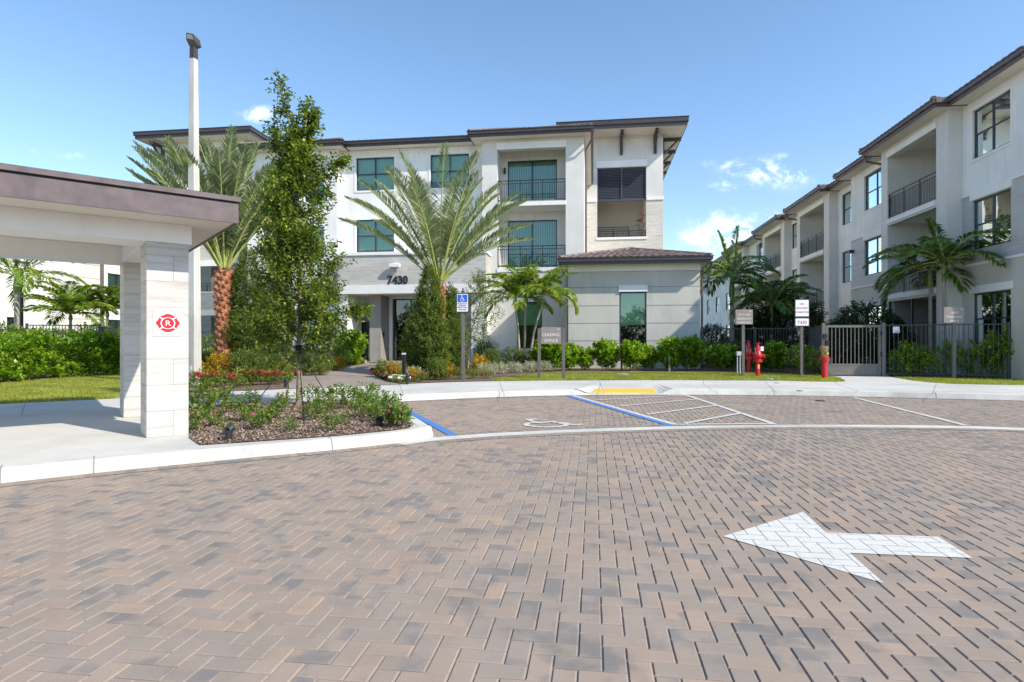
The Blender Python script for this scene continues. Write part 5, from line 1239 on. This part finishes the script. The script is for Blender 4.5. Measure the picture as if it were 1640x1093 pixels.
tr = tree('tree', 'slim upright oak like tree with a tall ragged tip, rising from the mulch island', 'tree', (tb_[0], tb_[1], .14), prof, 84, 11, .056, lead=[(0, 0, 0), (.02, 0, .5), (-.01, .01, .9), (.03, 0, 1.5), tp_(479, 420), tp_(476, 330), tp_(480, 240), tp_(468, 208), tp_(457, 180), tp_(449, 140)],
          spires=[([tp_(480, 262), tp_(470, 205), tp_(456, 172), tp_(448, 134)], [.014, .01, .006, .002]), ([tp_(478, 255), tp_(486, 215), tp_(490, 198), tp_(489, 178)], [.012, .008, .005, .002]), ([tp_(484, 250), tp_(497, 215), tp_(504, 190)], [.01, .006, .002]),
                  ([tp_(465, 280), tp_(445, 240), tp_(438, 208)], [.01, .006, .002]), ([tp_(500, 300), tp_(530, 270), tp_(541, 262)], [.01, .006, .002]), ([tp_(500, 520), tp_(560, 500), tp_(572, 498)], [.01, .006, .002])], tw=16, k=10, open_=.22, z_first=.75)
tx, ty_, tz_ = tr.location
for (px, py) in ((405, 652), (532, 648), (487, 676)):
    g = G(px, py, .15); mb = MB(); mb.tube([(tx, ty_, tz_ + 1.05), g], .009, 5)
    mb.tube([(g[0], g[1], .12), (g[0] + (tx - g[0]) * .06, g[1] + (ty_ - g[1]) * .06, .28)], .016, 6); mb.build('guy_strap', M['strap'], tr)
mb = MB(); mb.tube([(tx, ty_, tz_ + 1.0), (tx, ty_, tz_ + 1.1)], .052, 10); mb.build('tree_tie', M['strap'], tr)

def solid_bush(name, label, cat, loc, prof, n, seed, leaf, tl=.16, k=8, up=.8, squash=1., spread=.9, group=None, stems=14, core=.45, droop=.15, extra=None, scale=1., trunk_r=.012, lump=1., fold=.25, rz=0.):
    rng = np.random.default_rng(seed); t = thing(name, label, cat, loc, rz, group)
    zs, rs = np.array([p[0] for p in prof]), np.array([p[1] for p in prof]); lmp = lumps(rng)
    z = rng.uniform(zs[0], zs[-1], n * 4); keep = rng.uniform(0, 1, n * 4) < (np.interp(z, zs, rs) / max(rs)) ** 1.2; z = z[keep][:n]; m = len(z)
    a = rng.uniform(0, 6.28, m); P0 = np.c_[np.cos(a) * max(rs), np.sin(a) * max(rs), z]
    rr = np.interp(z, zs, rs) * rng.uniform(core, 1, m) ** .7 * (1 + .14 * lump * lmp(P0, 2.2 / max(rs)))
    B = np.c_[rr * np.cos(a), rr * np.sin(a) * squash, z + rng.normal(0, .03, m)]
    T = np.c_[np.cos(a) * .7, np.sin(a) * .7, np.full(m, up)] + rng.normal(0, .45, (m, 3))
    mb = MB(lambda x, y, z: (x + loc[0], y + loc[1], z + loc[2]))
    for i in range(stems):
        j = rng.integers(0, m); e = B[j]; s = np.array([e[0] * .18, e[1] * .18, -.03]); mid = s * .5 + e * .5 + np.array([-e[0] * .1, -e[1] * .1, .0]); mb.tube([tuple(s), tuple(mid), tuple(e)], [trunk_r, trunk_r * .7, trunk_r * .3], 5, False)
    if mb.v: mb.build('stem', M['twig'], t)
    fastmesh('foliage', twigs(B, T, tl, k, rng, spread, leaf[1], leaf[2], fold, droop), 4, M[leaf[0]], t)
    return t
DOWN = lambda h, r, p=.55: [(.05, r * .5), (h * .18, r * .9), (h * .4, r), (h * .6, r * .86), (h * .8, r * p), (h * .93, r * p * .5), (h, .04)]
def at(px, Y, z=.13): return ((px - CX) / F * Y, Y, z)
# tall clipped green columns of foliage around the palms
solid_bush('columnar_shrub', 'tall narrow green shrub right of the orange palm trunk', 'shrub', at(397, 18.3), [(.05, .5), (1.1, .62), (2., .5), (2.8, .36), (3.3, .28), (3.7, .16), (3.95, .03)], 2300, 21, ('leaf_pod', .085, .032), .2, 11, 1.0, lump=1.3)
solid_bush('columnar_shrub', 'second tall green shrub behind the slim tree, nearer the entrance path', 'shrub', at(437, 19.3), [(.05, .5), (1.1, .66), (2.1, .55), (2.7, .4), (3.1, .2), (3.3, .03)], 2100, 22, ('leaf_pod', .085, .032), .2, 11, 1.0, lump=1.3)
solid_bush('columnar_shrub', 'broad tapering green shrub wrapped around the middle date palm trunk', 'shrub', at(688, 19.4), [(.05, .55), (.7, .66), (1.5, .55), (2.1, .42), (2.7, .32), (3.1, .22), (3.45, .12), (3.6, .03)], 2300, 23, ('leaf_pod', .085, .032), .2, 11, 1.0, lump=1.2)
solid_bush('columnar_shrub', 'shorter green shrub just left of the accessible sign post', 'shrub', at(720, 20.4), [(.05, .4), (1.2, .42), (2.2, .3), (2.8, .17), (3.05, .03)], 1200, 24, ('leaf_pod', .085, .032), .2, 11, 1.0, lump=1.3)
tree('small_tree', 'small open tree with pink blooms right of the accessible sign', 'tree', at(749, 22.5), [(1.0, .4), (1.5, .9), (2., 1.1), (2.5, 1.15), (3.0, .9), (3.4, .5), (3.7, .1)], 30, 31, .05, ('leaf_pod', .085, .042), cx=[0, .1, .3, .45, .5, .45, .4], k=8, tw=10, open_=.25)

# ---------------- palms
def frond_set(specs, rng, nl, LL, LW, droop, vup, stalk=.18, r0=.022, taper=.55):
    """specs: (azimuth, elevation, length, bend). returns leaflet verts and rachis polylines, crown base at origin"""
    out, lines = [], []
    for az, el, ln, bend in specs:
        t = np.linspace(0, 1, 40); e = R(el) - R(bend) * t ** 1.4; ds = ln / 39
        hz = np.cumsum(np.cos(e)) * ds; vz_ = np.cumsum(np.sin(e)) * ds; sway = np.cumsum(np.full(40, rng.normal(0, .06)) * t) * ds
        h = np.array([math.cos(az), math.sin(az), 0]); s = np.array([-math.sin(az), math.cos(az), 0]); C = hz[:, None] * h + vz_[:, None] * np.array([0, 0, 1.]) + sway[:, None] * s + h * .06
        Tn = norm(np.gradient(C, axis=0)); tt = np.linspace(stalk, .995, nl)
        Pc = np.stack([np.interp(tt, t, C[:, i]) for i in range(3)], 1); Td = norm(np.stack([np.interp(tt, t, Tn[:, i]) for i in range(3)], 1)); Nn = norm(np.cross(s[None], Td)) * -1
        Nn = np.where(Nn[:, 2:3] < 0, -Nn, Nn)
        q = (tt - stalk) / (1 - stalk); ll = LL * np.clip(np.sin(np.pi * (q * .78 + .17)) ** .7, .15, 1)
        for sg in (-1, 1):
            D = Td * (.55 + .7 * q[:, None] ** 2) + sg * s * (1.0 - .3 * q[:, None]) + Nn * vup + rng.normal(0, .09, (nl, 3))
            out.append(leafquads(Pc, D, ll * rng.uniform(.85, 1.1, nl), LW * rng.uniform(.8, 1.2, nl), rng, .1, droop))
        lines.append(([tuple(C[i]) for i in (0, 6, 13, 20, 27, 34, 39)], [r0 * (1 - taper * i / 39) * (1.3 if i == 0 else 1) for i in (0, 6, 13, 20, 27, 34)] + [.003]))
    return np.vstack(out), lines
def palm(name, label, loc, ztop, trunk, specs, seed, nl, LL, LW, droop, vup, leafm, stalk=.18, group=None, shaft=0., r0=.022, lean=(0, 0), trunkm='palmtrunk', cat='palm tree'):
    rng = np.random.default_rng(seed); t = thing(name, label, cat, loc, 0, group); ox, oy, oz = loc
    T = lambda x, y, z: (x + ox, y + oy, z + oz)
    hh = ztop - oz; lx, ly = lean; path = [(lx * q ** 2, ly * q ** 2, -.05 + (hh + .05) * q) for q in np.linspace(0, 1, 12)]
    mb = MB(T)
    if trunkm == 'datetrunk':
        mb.tube(path, [trunk * .84] * 12, 14)
        # old leaf bases in a spiral, each a wedge pointing up and out
        n = int(hh / .018); 
        for i in range(n):
            a = i * 2.39996; z = .02 + (hh - .02) * i / n; r = trunk * (.8 + .08 * math.sin(z * 3)); w = trunk * .47; hg = .13
            c = Vector((lx * (z / hh) ** 2 + r * math.cos(a), r * math.sin(a), z)); o_ = Vector((math.cos(a), math.sin(a), 0)); s_ = Vector((-math.sin(a), math.cos(a), 0)); b = len(mb.v)
            j = rng.uniform(.85, 1.2)
            for p in (c - s_ * w * .5, c + s_ * w * .5, c + o_ * .055 * j + Vector((0, 0, .03)), c - s_ * w * .36 + Vector((0, 0, hg * j)) + o_ * .05, c + s_ * w * .36 + Vector((0, 0, hg * j)) + o_ * .05, c + o_ * .105 * j + Vector((0, 0, hg * .8 * j))): mb.v.append(T(*p))
            mb.f += [(b, b + 2, b + 5, b + 3), (b + 2, b + 1, b + 4, b + 5), (b + 3, b + 5, b + 4), (b, b + 1, b + 2)]
    else:
        mb.tube(path, [trunk * (1.25 if i == 0 else 1.08 - .02 * i + .04 * (i % 2)) for i in range(12)], 12)
    mb.build('trunk', M[trunkm], t, trunkm != 'datetrunk')
    if shaft:
        mb = MB(T); mb.tube([(lx, ly, hh + shaft * q) for q in (0, .3, .7, 1)], [trunk * 1.15, trunk * 1.3, trunk * .95, trunk * .5], 12); mb.build('crownshaft', M['shaft'], t, True)
    V, lines = frond_set(specs, rng, nl, LL, LW, droop, vup, stalk, r0); off = np.array([lx, ly, hh + shaft * .85])
    fastmesh('crown', V + off, 4, M[leafm], t)
    mb = MB(T)
    for pts, r in lines: mb.tube([tuple(np.array(p) + off) for p in pts], r, 5, False)
    mb.build('frond_stem', M['rachis'], t); return t
def ring(n, el0, el1, ln, bend, rng, jit=8):
    out = []
    for i in range(n):
        q = (i + .5) / n; out.append((i * 2.39996 + rng.uniform(-.25, .25), el0 + (el1 - el0) * q + rng.uniform(-jit, jit), ln * rng.uniform(.88, 1.06), bend * rng.uniform(.7, 1.3)))
    return out
rg = np.random.default_rng(5)
lp_ = at(359, 18.0); dp = palm('date_palm', 'big date palm with a thick orange trunk, behind the stone columns', lp_, 3.45, .25, ring(42, 54, 89, 3.95, 32, rg) + [(R(176), 60, 4.3, 22), (R(20), 60, 3.8, 34), (R(200), 66, 4.2, 20)], 41, 105, .58, .046, .1, .5, 'leaf_date', .16, group=None, trunkm='datetrunk', r0=.03)
rg = np.random.default_rng(8)
palm('date_palm', 'date palm in front of the numbered entrance, its trunk wrapped in green shrub', at(703, 19.8), 3.25, .17, ring(28, 50, 88, 4.15, 32, rg) + [(R(178), 44, 3.9, 26), (R(2), 47, 3.6, 34), (R(355), 42, 3.4, 42), (R(165), 56, 4.1, 26), (R(10), 60, 4.1, 26)], 42, 110, .56, .036, .1, .5, 'leaf_date', .2, trunkm='datetrunk', r0=.028)
rg = np.random.default_rng(9)
def green_palm(label, x, Y, ytop, seed, n=10, ln=2.1, el=(5, 80), bend=75, LL=.66, LW=.075, m='leaf_palm', shaft=.5, tr=.07, lean=(0, 0), nl=44, droop=.3, vup=.25, name='palm', extra=[]):
    rg = np.random.default_rng(seed); zt = H + (CY - ytop) / F * Y
    return palm(name, label, at(x, Y), zt, tr, ring(n, el[0], el[1], ln, bend, rg) + extra, seed, nl, LL, LW, droop, vup, m, .14, shaft=shaft, lean=lean, r0=.02)
green_palm('bright green feathery palm by the office wing, left stem of the clump', 832, 24.3, 492, 51, 15, 1.7, lean=(-.15, 0), tr=.05, shaft=.45, LL=.55, LW=.06)
green_palm('bright green feathery palm by the office wing, middle stem of the clump', 840, 24.6, 486, 52, 13, 1.7, lean=(.05, 0), tr=.045, shaft=.45, LL=.55, LW=.06)
green_palm('bright green feathery palm by the office wing, right leaning stem of the clump', 849, 24.2, 488, 53, 15, 1.75, lean=(.5, 0), tr=.05, shaft=.45, LL=.55, LW=.06)
green_palm('dark feathery palm with an upright spear frond, just right of the office wing', 1172, 28, 476, 54, 15, 2.2, bend=85, m='leaf_palmd', LL=.75, tr=.1, shaft=1.1, extra=[(R(150), 80, 2.2, 10), (R(10), 87, 2.3, 3)], el=(0, 60))
green_palm('dark palm behind the fence between the FUTURE RESIDENT and FIRE signs', 1236, 27, 505, 55, 13, 2.0, m='leaf_palmd', el=(10, 70), tr=.07)
green_palm('second thin palm behind the fence left of the FIRE sign', 1246, 28.5, 498, 56, 12, 1.9, m='leaf_palmd', el=(15, 70), tr=.06)
green_palm('tall palm behind the right fence, green trunk just left of the USPS sign', 1490, 21.6, 462, 57, 11, 2.0, m='leaf_palmd', el=(-10, 50), tr=.06, shaft=.8, bend=70)
green_palm('tall palm with ringed trunk directly behind the USPS sign', 1512, 20.4, 452, 58, 12, 2.15, m='leaf_palmd', el=(-5, 60), tr=.06, shaft=.85, bend=72, extra=[(R(110), 80, 1.6, 15), (R(5), 38, 2.3, 60), (R(178), 22, 2.4, 45)])
green_palm('palm with a pale trunk next to the garden lamp post at the far left', 27, 26, 470, 59, 14, 2.6, el=(0, 75), tr=.11, shaft=.9, bend=85)
green_palm('short bushy palm seen through the canopy opening', 113, 25, 513, 60, 22, 1.7, el=(15, 85), tr=.06, shaft=.3, bend=60)
green_palm('yellow green palm seen just left of the rear canopy column', 172, 26, 508, 61, 14, 1.5, el=(15, 80), tr=.06, shaft=.3, bend=60)

# ---------------- bright glossy bushes
def clusia(label, loc, h, w, seed, n=None, leaf=('leaf_clusia', .14, .09), name='glossy_bush', k=10, group=None):
    return solid_bush(name, label, 'bush', loc, [(.08, w * .35), (h * .3, w * .8), (h * .55, w), (h * .8, w * .8), (h * .95, w * .35), (h, .05)], n or int(88 * h * w * 4 + 40), seed, leaf, .24, k, 1.3, stems=10, core=.2, lump=1.5, group=group, droop=0., fold=.12)
c1 = clusia('glossy bright green bush directly behind the LEASING OFFICE sign', at(886, 23), 1.05, .48, 71)
gl_ = 'bright glossy bushes along the office wing'
c1['group'] = gl_
specs_ = [(868, 23.2, 1.0, 'glossy bush behind the left post of the LEASING OFFICE sign'), (912, 23.4, .9, 'glossy bush just right of the LEASING OFFICE sign'), (938, 23.6, .75, 'low glossy bush below the left part of the office wing wall'), (972, 23.5, 1.02, 'tall glossy bush left of the office window stake'),
          (1010, 23.3, .98, 'glossy bush directly under the office wing window'), (1038, 23.5, .85, 'glossy bush at the right edge of the office wing window'), (1075, 23.2, 1.08, 'glossy bush behind the shorter wooden stake'), (1106, 23.4, 1.12, 'largest glossy bush at the right corner of the office wing'),
          (1150, 23.2, .85, 'glossy bush before the fence between office wing and utility post')]
c2 = None
for i, (x, Y, s, lab) in enumerate(specs_):
    if i == 3: c2 = clusia(lab, at(x, Y), 1.05, .46, 72, group=gl_); c2.scale = (s,) * 3
    else: copy_thing(c2 if c2 and i % 2 else c1, at(x, Y), i * 1.3, (s * .95, s * .95, s), lab, gl_)
copy_thing(c1, at(562, 25.5), 2., 1.35, 'glossy bush beside the shaded entrance window, left of the door'); sc.objects
yl = clusia('yellow green glossy bush behind the FIRE sign post', at(1290, 20.8), .95, .5, 73, leaf=('leaf_bed', .1, .05))
for x, Y, s, lab in [(1245, 22.5, .95, 'dark green bush between the red hydrant and the FIRE sign'), (1222, 23.5, .8, 'low dark bush behind the red hydrant'), (1170, 24, .85, 'dark low bush behind the grey utility post')]:
    copy_thing(c2, at(x, Y), x, s, lab)
upb = solid_bush('upright_bush', 'yellow green upright bush at the fence just right of the gate', 'bush', at(1450, 19.6), [(.05, .14), (.3, .26), (.6, .28), (.85, .2), (1.0, .05)], 64, 74, ('leaf_clusia', .09, .048), .26, 12, 1.6, stems=8, core=.1, lump=1.6, droop=0)
for x, Y, s, lab in [(1437, 19.9, .7, 'smallest yellow green bush beside the gate hinge post'), (1463, 19.6, .9, 'second upright yellow green bush right of the gate'), (1477, 19.4, .72, 'third low upright bush between gate and USPS sign'), (1492, 19.3, .82, 'upright bush directly left of the USPS sign post'), (1522, 19.6, 1.0, 'darker upright bush behind the USPS sign post'),
                     (1545, 19.1, .78, 'small bush just right of the USPS sign post'), (1568, 18.9, 1.0, 'upright bush below the left side of the ground floor window'), (1588, 18.8, 1.1, 'upright bush below the middle of the ground floor window'), (1610, 18.7, 1.32, 'tallest upright bush at the right end of the fence'), (1632, 18.6, 1.05, 'last upright bush at the right edge of the lawn')]:
    copy_thing(upb, at(x, Y), x * .7, s * 1.05, lab, 'upright bushes along the right fence')
upb['group'] = 'upright bushes along the right fence'
# dark planting behind the fence
dk_ = solid_bush('dark_bush', 'large dark bush behind the gate against the long block', 'bush', at(1385, 22.5), [(.1, .6), (.8, .9), (1.6, .95), (2.2, .7), (2.55, .2)], 620, 75, ('leaf_dark', .13, .055), .28, 9, .9, lump=1.4)
for x, Y, s, lab in [(1355, 23.6, .82, 'dark bush behind the latch side of the gate'), (1425, 22.6, .8, 'dark bush behind the fence right of the gate'), (1270, 27, 1.25, 'tall dark shrub behind the FIRE sign'), (1205, 30, 1., 'dark shrub behind the FUTURE RESIDENT sign'), (1225, 30, 1.2, 'dark shrub between the two fence side palms'), (1140, 29, .75, 'dark shrub at the fence corner of the office wing')]:
    copy_thing(dk_, at(x, Y), x, s, lab)
hb = solid_bush('clipped_hedge', 'clipped green hedge behind the fence right of the office wing', 'hedge', at(1160, 27.5), [(.05, .9), (.9, .95), (1.1, .8), (1.15, .3)], 700, 76, ('leaf_pod', .07, .035), .15, 8, 1., squash=.6, lump=.3, stems=4)
copy_thing(hb, at(1210, 28), .3, (1.2, 1, .9), 'low clipped hedge behind the fence near the hydrant')

# ---------------- hedges on the left
def hedge(label, p, q, h, w, n, seed, leaf, z=.13, k=9, tl=.22, base=.01):
    rng = np.random.default_rng(seed); p = np.array(p[:2]); q = np.array(q[:2]); L = np.linalg.norm(q - p); e = (q - p) / L; s = np.array([-e[1], e[0]]); c = (p + q) / 2
    t = thing('hedge', label, 'hedge', (c[0], c[1], z)); lm = lumps(rng)
    a = rng.uniform(-L / 2, L / 2, n); b = rng.uniform(-1, 1, n); zz = rng.uniform(base, 1, n)
    Pq = np.c_[a, b, zz * 2]; hh = h * (1 + .13 * lm(np.c_[a, a * 0, a * 0], 2.2)); bb = b * w * np.sqrt(np.clip(1.12 - (zz * 1.0 - .35) ** 2 * 1.7, .15, 1)) * (1 + .12 * lm(Pq, 1.8))
    B = np.c_[e[0] * a + s[0] * bb, e[1] * a + s[1] * bb, zz * hh]; T = np.c_[s[0] * b, s[1] * b, np.full(n, 1.)] + rng.normal(0, .5, (n, 3))
    mb = MB()
    for i in range(int(L * 5)):
        j = rng.integers(0, n); mb.tube([(c[0] + B[j][0], c[1] + B[j][1], z - .03), tuple(np.array([c[0], c[1], z]) + B[j])], [.014, .006], 5, False)
    mb.build('stem', M['twig'], t)
    fastmesh('foliage', twigs(B, T, tl, k, rng, .9, leaf[1], leaf[2], .12, 0.), 4, M[leaf[0]], t); return t
hedge('bright glossy hedge along the left lawn in front of the dark fence', G(-190, 625, .13), G(196, 597.5, .13), 1.18, .62, 2900, 81, ('leaf_clusia', .12, .075))
hedge('paler hedge behind the left fence, topped level with it', atY(-160, 600, 22.8), atY(190, 600, 24), 1.72, .5, 2300, 82, ('leaf_bed', .11, .06))
hedge('glossy hedge seen between the lamp pole and orange palm trunk', atY(300, 600, 20.5), atY(372, 600, 20.5), .8, .4, 420, 83, ('leaf_clusia', .1, .06))
hedge('hedge behind the fence left of the orange palm trunk', atY(290, 600, 27), atY(385, 600, 27), 1.5, .5, 520, 84, ('leaf_bed', .1, .05))

# ---------------- low planting in the beds
def lowplant(label, loc, h, w, seed, leaf, name='low_plant', petals=None, npet=0, n=None, group=None, k=8, tl=.14, core=.1, up=1.1, cat='plant', flat_=False, psz=.035):
    t = solid_bush(name, label, cat, loc, [(.03, w * .55), (h * .35, w), (h * .75, w * .8), (h, w * .2)], n or int(60 + 260 * h * w), seed, leaf, tl, k, up, stems=7, core=core, lump=1.4, trunk_r=.006, group=group, droop=.05)
    if petals:
        rng = np.random.default_rng(seed + 500); c = []
        for i in range(npet):
            a = rng.uniform(0, 6.28); r = w * math.sqrt(rng.uniform(0, 1)) * .95; zc = h * (1.02 - .35 * (r / w) ** 2) + rng.uniform(-.02, .04); m = 9
            P = np.tile([r * math.cos(a), r * math.sin(a), zc], (m, 1)) + rng.normal(0, psz * .45, (m, 3)) * [1, 1, .4]; D = rng.normal(0, 1, (m, 3)); D[:, 2] = np.abs(D[:, 2]) * .5 + .15; c.append(leafquads(P, D, psz, psz * .8, rng, .1, 0))
        fastmesh('flowers', np.vstack(c), 4, M[petals], t)
    return t
gi_ = 'low flowering shrubs planted in the mulch island'
i1 = lowplant('small leggy green shrub on the mulch island, left of the tree', (0, 0, .14), .42, .24, 91, ('leaf_bed', .078, .042), 'low_shrub', 'petal_pink', 2, 34, gi_, 8, .16)
i2 = lowplant('small leggy green shrub on the mulch island, right of the tree', (0, 0, .14), .36, .28, 92, ('leaf_bed', .078, .042), 'low_shrub', None, 0, 36, gi_, 8, .16)
i3 = lowplant('pink flowering bushy plant at the right tip of the mulch island', (*G(634, 684, .14)[:2], .14), .24, .2, 93, ('leaf_bed', .06, .032), 'low_shrub', 'petal_pink', 9, 80, gi_, 9, .12, psz=.05)
isl_ = [(322, 672), (345, 683), (365, 697), (392, 676), (415, 688), (432, 681), (330, 657), (372, 662), (352, 652), (402, 655), (445, 670), (505, 672), (532, 690), (522, 664), (540, 657), (560, 650), (575, 668), (590, 655), (604, 668), (604, 659), (608, 676), (500, 648), (465, 692), (455, 655), (586, 645), (318, 690), (548, 681), (618, 671)]
rnd_ = random.Random(4)
for i, (x, y) in enumerate(isl_):
    src = (i1, i2)[i % 2]; s = (.66 if y > 660 else .8) * rnd_.uniform(.8, 1.2) * (.62 if (x, y) in ((365, 697), (465, 692), (532, 690), (548, 681)) else 1)
    side = 'left of the tree' if x < 478 else 'right of the tree'
    loc = (*G(x, y, .14)[:2], .14); lab = 'small leggy green shrub on the mulch island, ' + side
    if i == 0: i1.location = loc
    elif i == 1 + 10: i2.location = loc; i2.scale = (s,) * 3
    else: copy_thing(i1 if x < 478 else i2, loc, rnd_.uniform(0, 6.28), (s, s, s * rnd_.uniform(.85, 1.1)), lab, gi_)
gr1 = 'red flowering plants along the front of the beds'
r1 = lowplant('red flowering plants at the front of the bed behind the mulch island', (*G(318, 622, .14)[:2], .14), .34, .34, 94, ('leaf_bed', .06, .028), 'flowering_plant', 'petal_red', 13, 90, gr1, 8, .12, psz=.06)
for x, y, s in [(345, 620, 1.05), (368, 621.5, .95), (392, 618, 1.1), (415, 617, 1.), (440, 616, .9), (456, 613, .75), (330, 610, .9), (404, 607, .9)]: copy_thing(r1, (*G(x, y, .14)[:2], .14), x, s, 'red flowering plants at the front of the bed behind the mulch island')
r2 = lowplant('scattered red blooms on low green plants around the accessible sign post', (*G(690, 609, .14)[:2], .14), .24, .3, 95, ('leaf_bed', .055, .026), 'flowering_plant', 'petal_red', 8, 70, gr1, 8, .12, psz=.05)
for x, y, s in [(672, 611.5, .85), (712, 608.5, 1.05), (733, 606.5, 1.), (757, 606.5, .95), (778, 606, .8)]: copy_thing(r2, (*G(x, y, .14)[:2], .14), x, s, 'scattered red blooms on low green plants around the accessible sign post')
gb_ = 'bedding flowers edging the path'
q1 = lowplant('red bedding flowers edging the path, right side', (*G(606, 603, .14)[:2], .14), .16, .26, 96, ('leaf_dark', .05, .03), 'bedding_flowers', 'petal_red', 26, 50, gb_, 6, .07, psz=.06)
q2 = lowplant('white bedding flowers edging the path, right side', (*G(622, 608, .14)[:2], .14), .16, .26, 97, ('leaf_bed', .05, .03), 'bedding_flowers', 'petal_white', 24, 50, gb_, 6, .07, psz=.05)
for x, y, w_ in [(612, 605, 0), (618, 607, 0), (631, 610, 0), (636, 612, 1), (643, 613, 1), (603, 599, 0), (627, 606, 1), (610, 600, 1)]: copy_thing((q1, q2)[w_], (*G(x, y, .14)[:2], .14), x, 1., ('red', 'white')[w_] + ' bedding flowers edging the path, right side')
for x, y, w_ in [(500, 592, 0), (512, 590, 1), (524, 588.5, 0), (537, 587, 0), (549, 585.5, 1), (560, 584.5, 0), (572, 583, 0), (581, 582, 1), (474, 601, 0), (482, 598, 1), (467, 606, 0)]: copy_thing((q1, q2)[w_], (*Gs(x, y)[:2], .14), x, 1.3, ('red', 'white')[w_] + ' bedding flowers edging the path, left side')
y1 = lowplant('yellow and orange leaved bush at the foot of the orange palm', (*G(348, 612, .14)[:2], .14), .72, .42, 98, ('leaf_yellow', .1, .035), 'croton', None, 0, 120, None, 10, .16)
for x, Y, s, lab in [(447, 18, .8, 'yellow leaved bush behind the slim tree trunk'), (632, 17.8, .72, 'yellow leaved bush just left of the bollard light'), (663, 17.6, .5, 'small yellow leaved plant right of the bollard light'), (712, 19, .75, 'yellow leaved bush left of the accessible sign post'), (769, 21.5, .85, 'orange leaved bush right of the accessible sign post'), (540, 22, .8, 'orange yellow bush left of the entrance path'), (510, 21, .7, 'low yellow bush behind the slim tree')]: copy_thing(y1, at(x, Y), x, s, lab)
gsh = lowplant('green shrub at the foot of the tall columns left of the path', at(395, 16.9), .95, .55, 99, ('leaf_pod', .07, .028), 'green_shrub', None, 0, 300, None, 9, .16)
for x, Y, s, lab in [(440, 17.2, .85, 'green shrub behind the red flowers left of the slim tree'), (510, 19.5, .95, 'green shrub behind the slim tree, beside the path'), (612, 18.6, .6, 'low green shrub at the bend of the path'), (700, 17.9, .7, 'green shrub at the front foot of the broad column'), (820, 24, .95, 'loose light green shrub left of the palm clump'), (790, 23.6, .9, 'loose light green shrub behind the silver plants'), (845, 23.8, .85, 'light green shrub below the palm clump'),
                     (775, 25.5, 1.25, 'dark shrub against the lit wall left of the palm clump'), (480, 21.5, 1.1, 'green shrub deep behind the slim tree'), (540, 24, 1.1, 'green shrub before the left entrance wall'), (322, 18.6, .9, 'green shrub between lamp pole and orange palm')]: copy_thing(gsh, at(x, Y), x, s, lab)
sv = lowplant('silvery grey groundcover clump beside the lawn, left part', (*G(775, 601, .14)[:2], .14), .32, .42, 100, ('leaf_grey', .09, .012), 'silver_plant', None, 0, 130, 'silvery grey groundcover clumps', 8, .12, up=.6)
for x, y, lab in [(800, 599, 'second'), (826, 597.5, 'third'), (850, 596.5, 'fourth'), (872, 596.3, 'rightmost')]: copy_thing(sv, (*G(x, y, .14)[:2], .14), x, 1., f'{lab} silvery grey groundcover clump from the left, below the light green shrubs')
sh2 = lowplant('silver green low plant right of the bollard light', (*G(663, 607, .14)[:2], .14), .3, .4, 101, ('leaf_grey', .06, .028), 'silver_plant', None, 0, 110, None, 8, .12)
# red blossoms in the tower loggia and a plant on the roof edge
b0_ = W(to[1] - .25, VT + .45, to[2]); lowplant('red flowering climber standing in the open tower balcony', (b0_[0], b0_[1], b0_[2]), 1.5, .22, 102, ('leaf_pod', .09, .04), 'balcony_plant', 'petal_red', 9, 26, None, 5, .2, psz=.09)
# round valve covers in the lawn and pavement
for x, y, r, lab, m_ in [(1244, 614, .11, 'small dark round cover in the pavement below the hydrants', 'bronze'), (1281, 626, .12, 'small grey cover in the pavement near the kerb joint', 'jointc'), (1232, 607, .2, 'pale flat cover in the grass right of the hydrants', 'pvc'), (998, 599.5, .3, 'pale blue flat cover in the grass by the wooden stake', 'pvc'), (1314, 642, .16, 'dark round cover set in the pavers', 'bronze')]:
    z_ = GZ if y > 611 else .15
    if x == 1314: z_ = .006
    g = G(x, y, z_); t = thing('valve_cover', lab, 'cover', g); mb = MB(); mb.cyl(g, r * .6, z_ - .01, z_ + .008, 16); mb.build('lid', M[m_], t)

# far planting on the other side of the lane, behind the viewpoint (seen only mirrored in the windows)
rng = np.random.default_rng(77); n = 5200
a = rng.uniform(-70, 70, n); zz = rng.uniform(0, 1, n) * (4.2 + 1.6 * np.sin(a * .31) + 1.2 * np.sin(a * .83 + 1)); B = np.c_[a, -38 + rng.normal(0, 1.8, n), zz]
tag(fastmesh('tree_belt', twigs(B, rng.normal(0, .6, (n, 3)) + [0, 0, 1.], .9, 7, rng, 1., .55, .35), 4, M['leaf_dark']), 'belt of dark trees across the lane, seen mirrored in the windows', 'trees', kind='stuff')
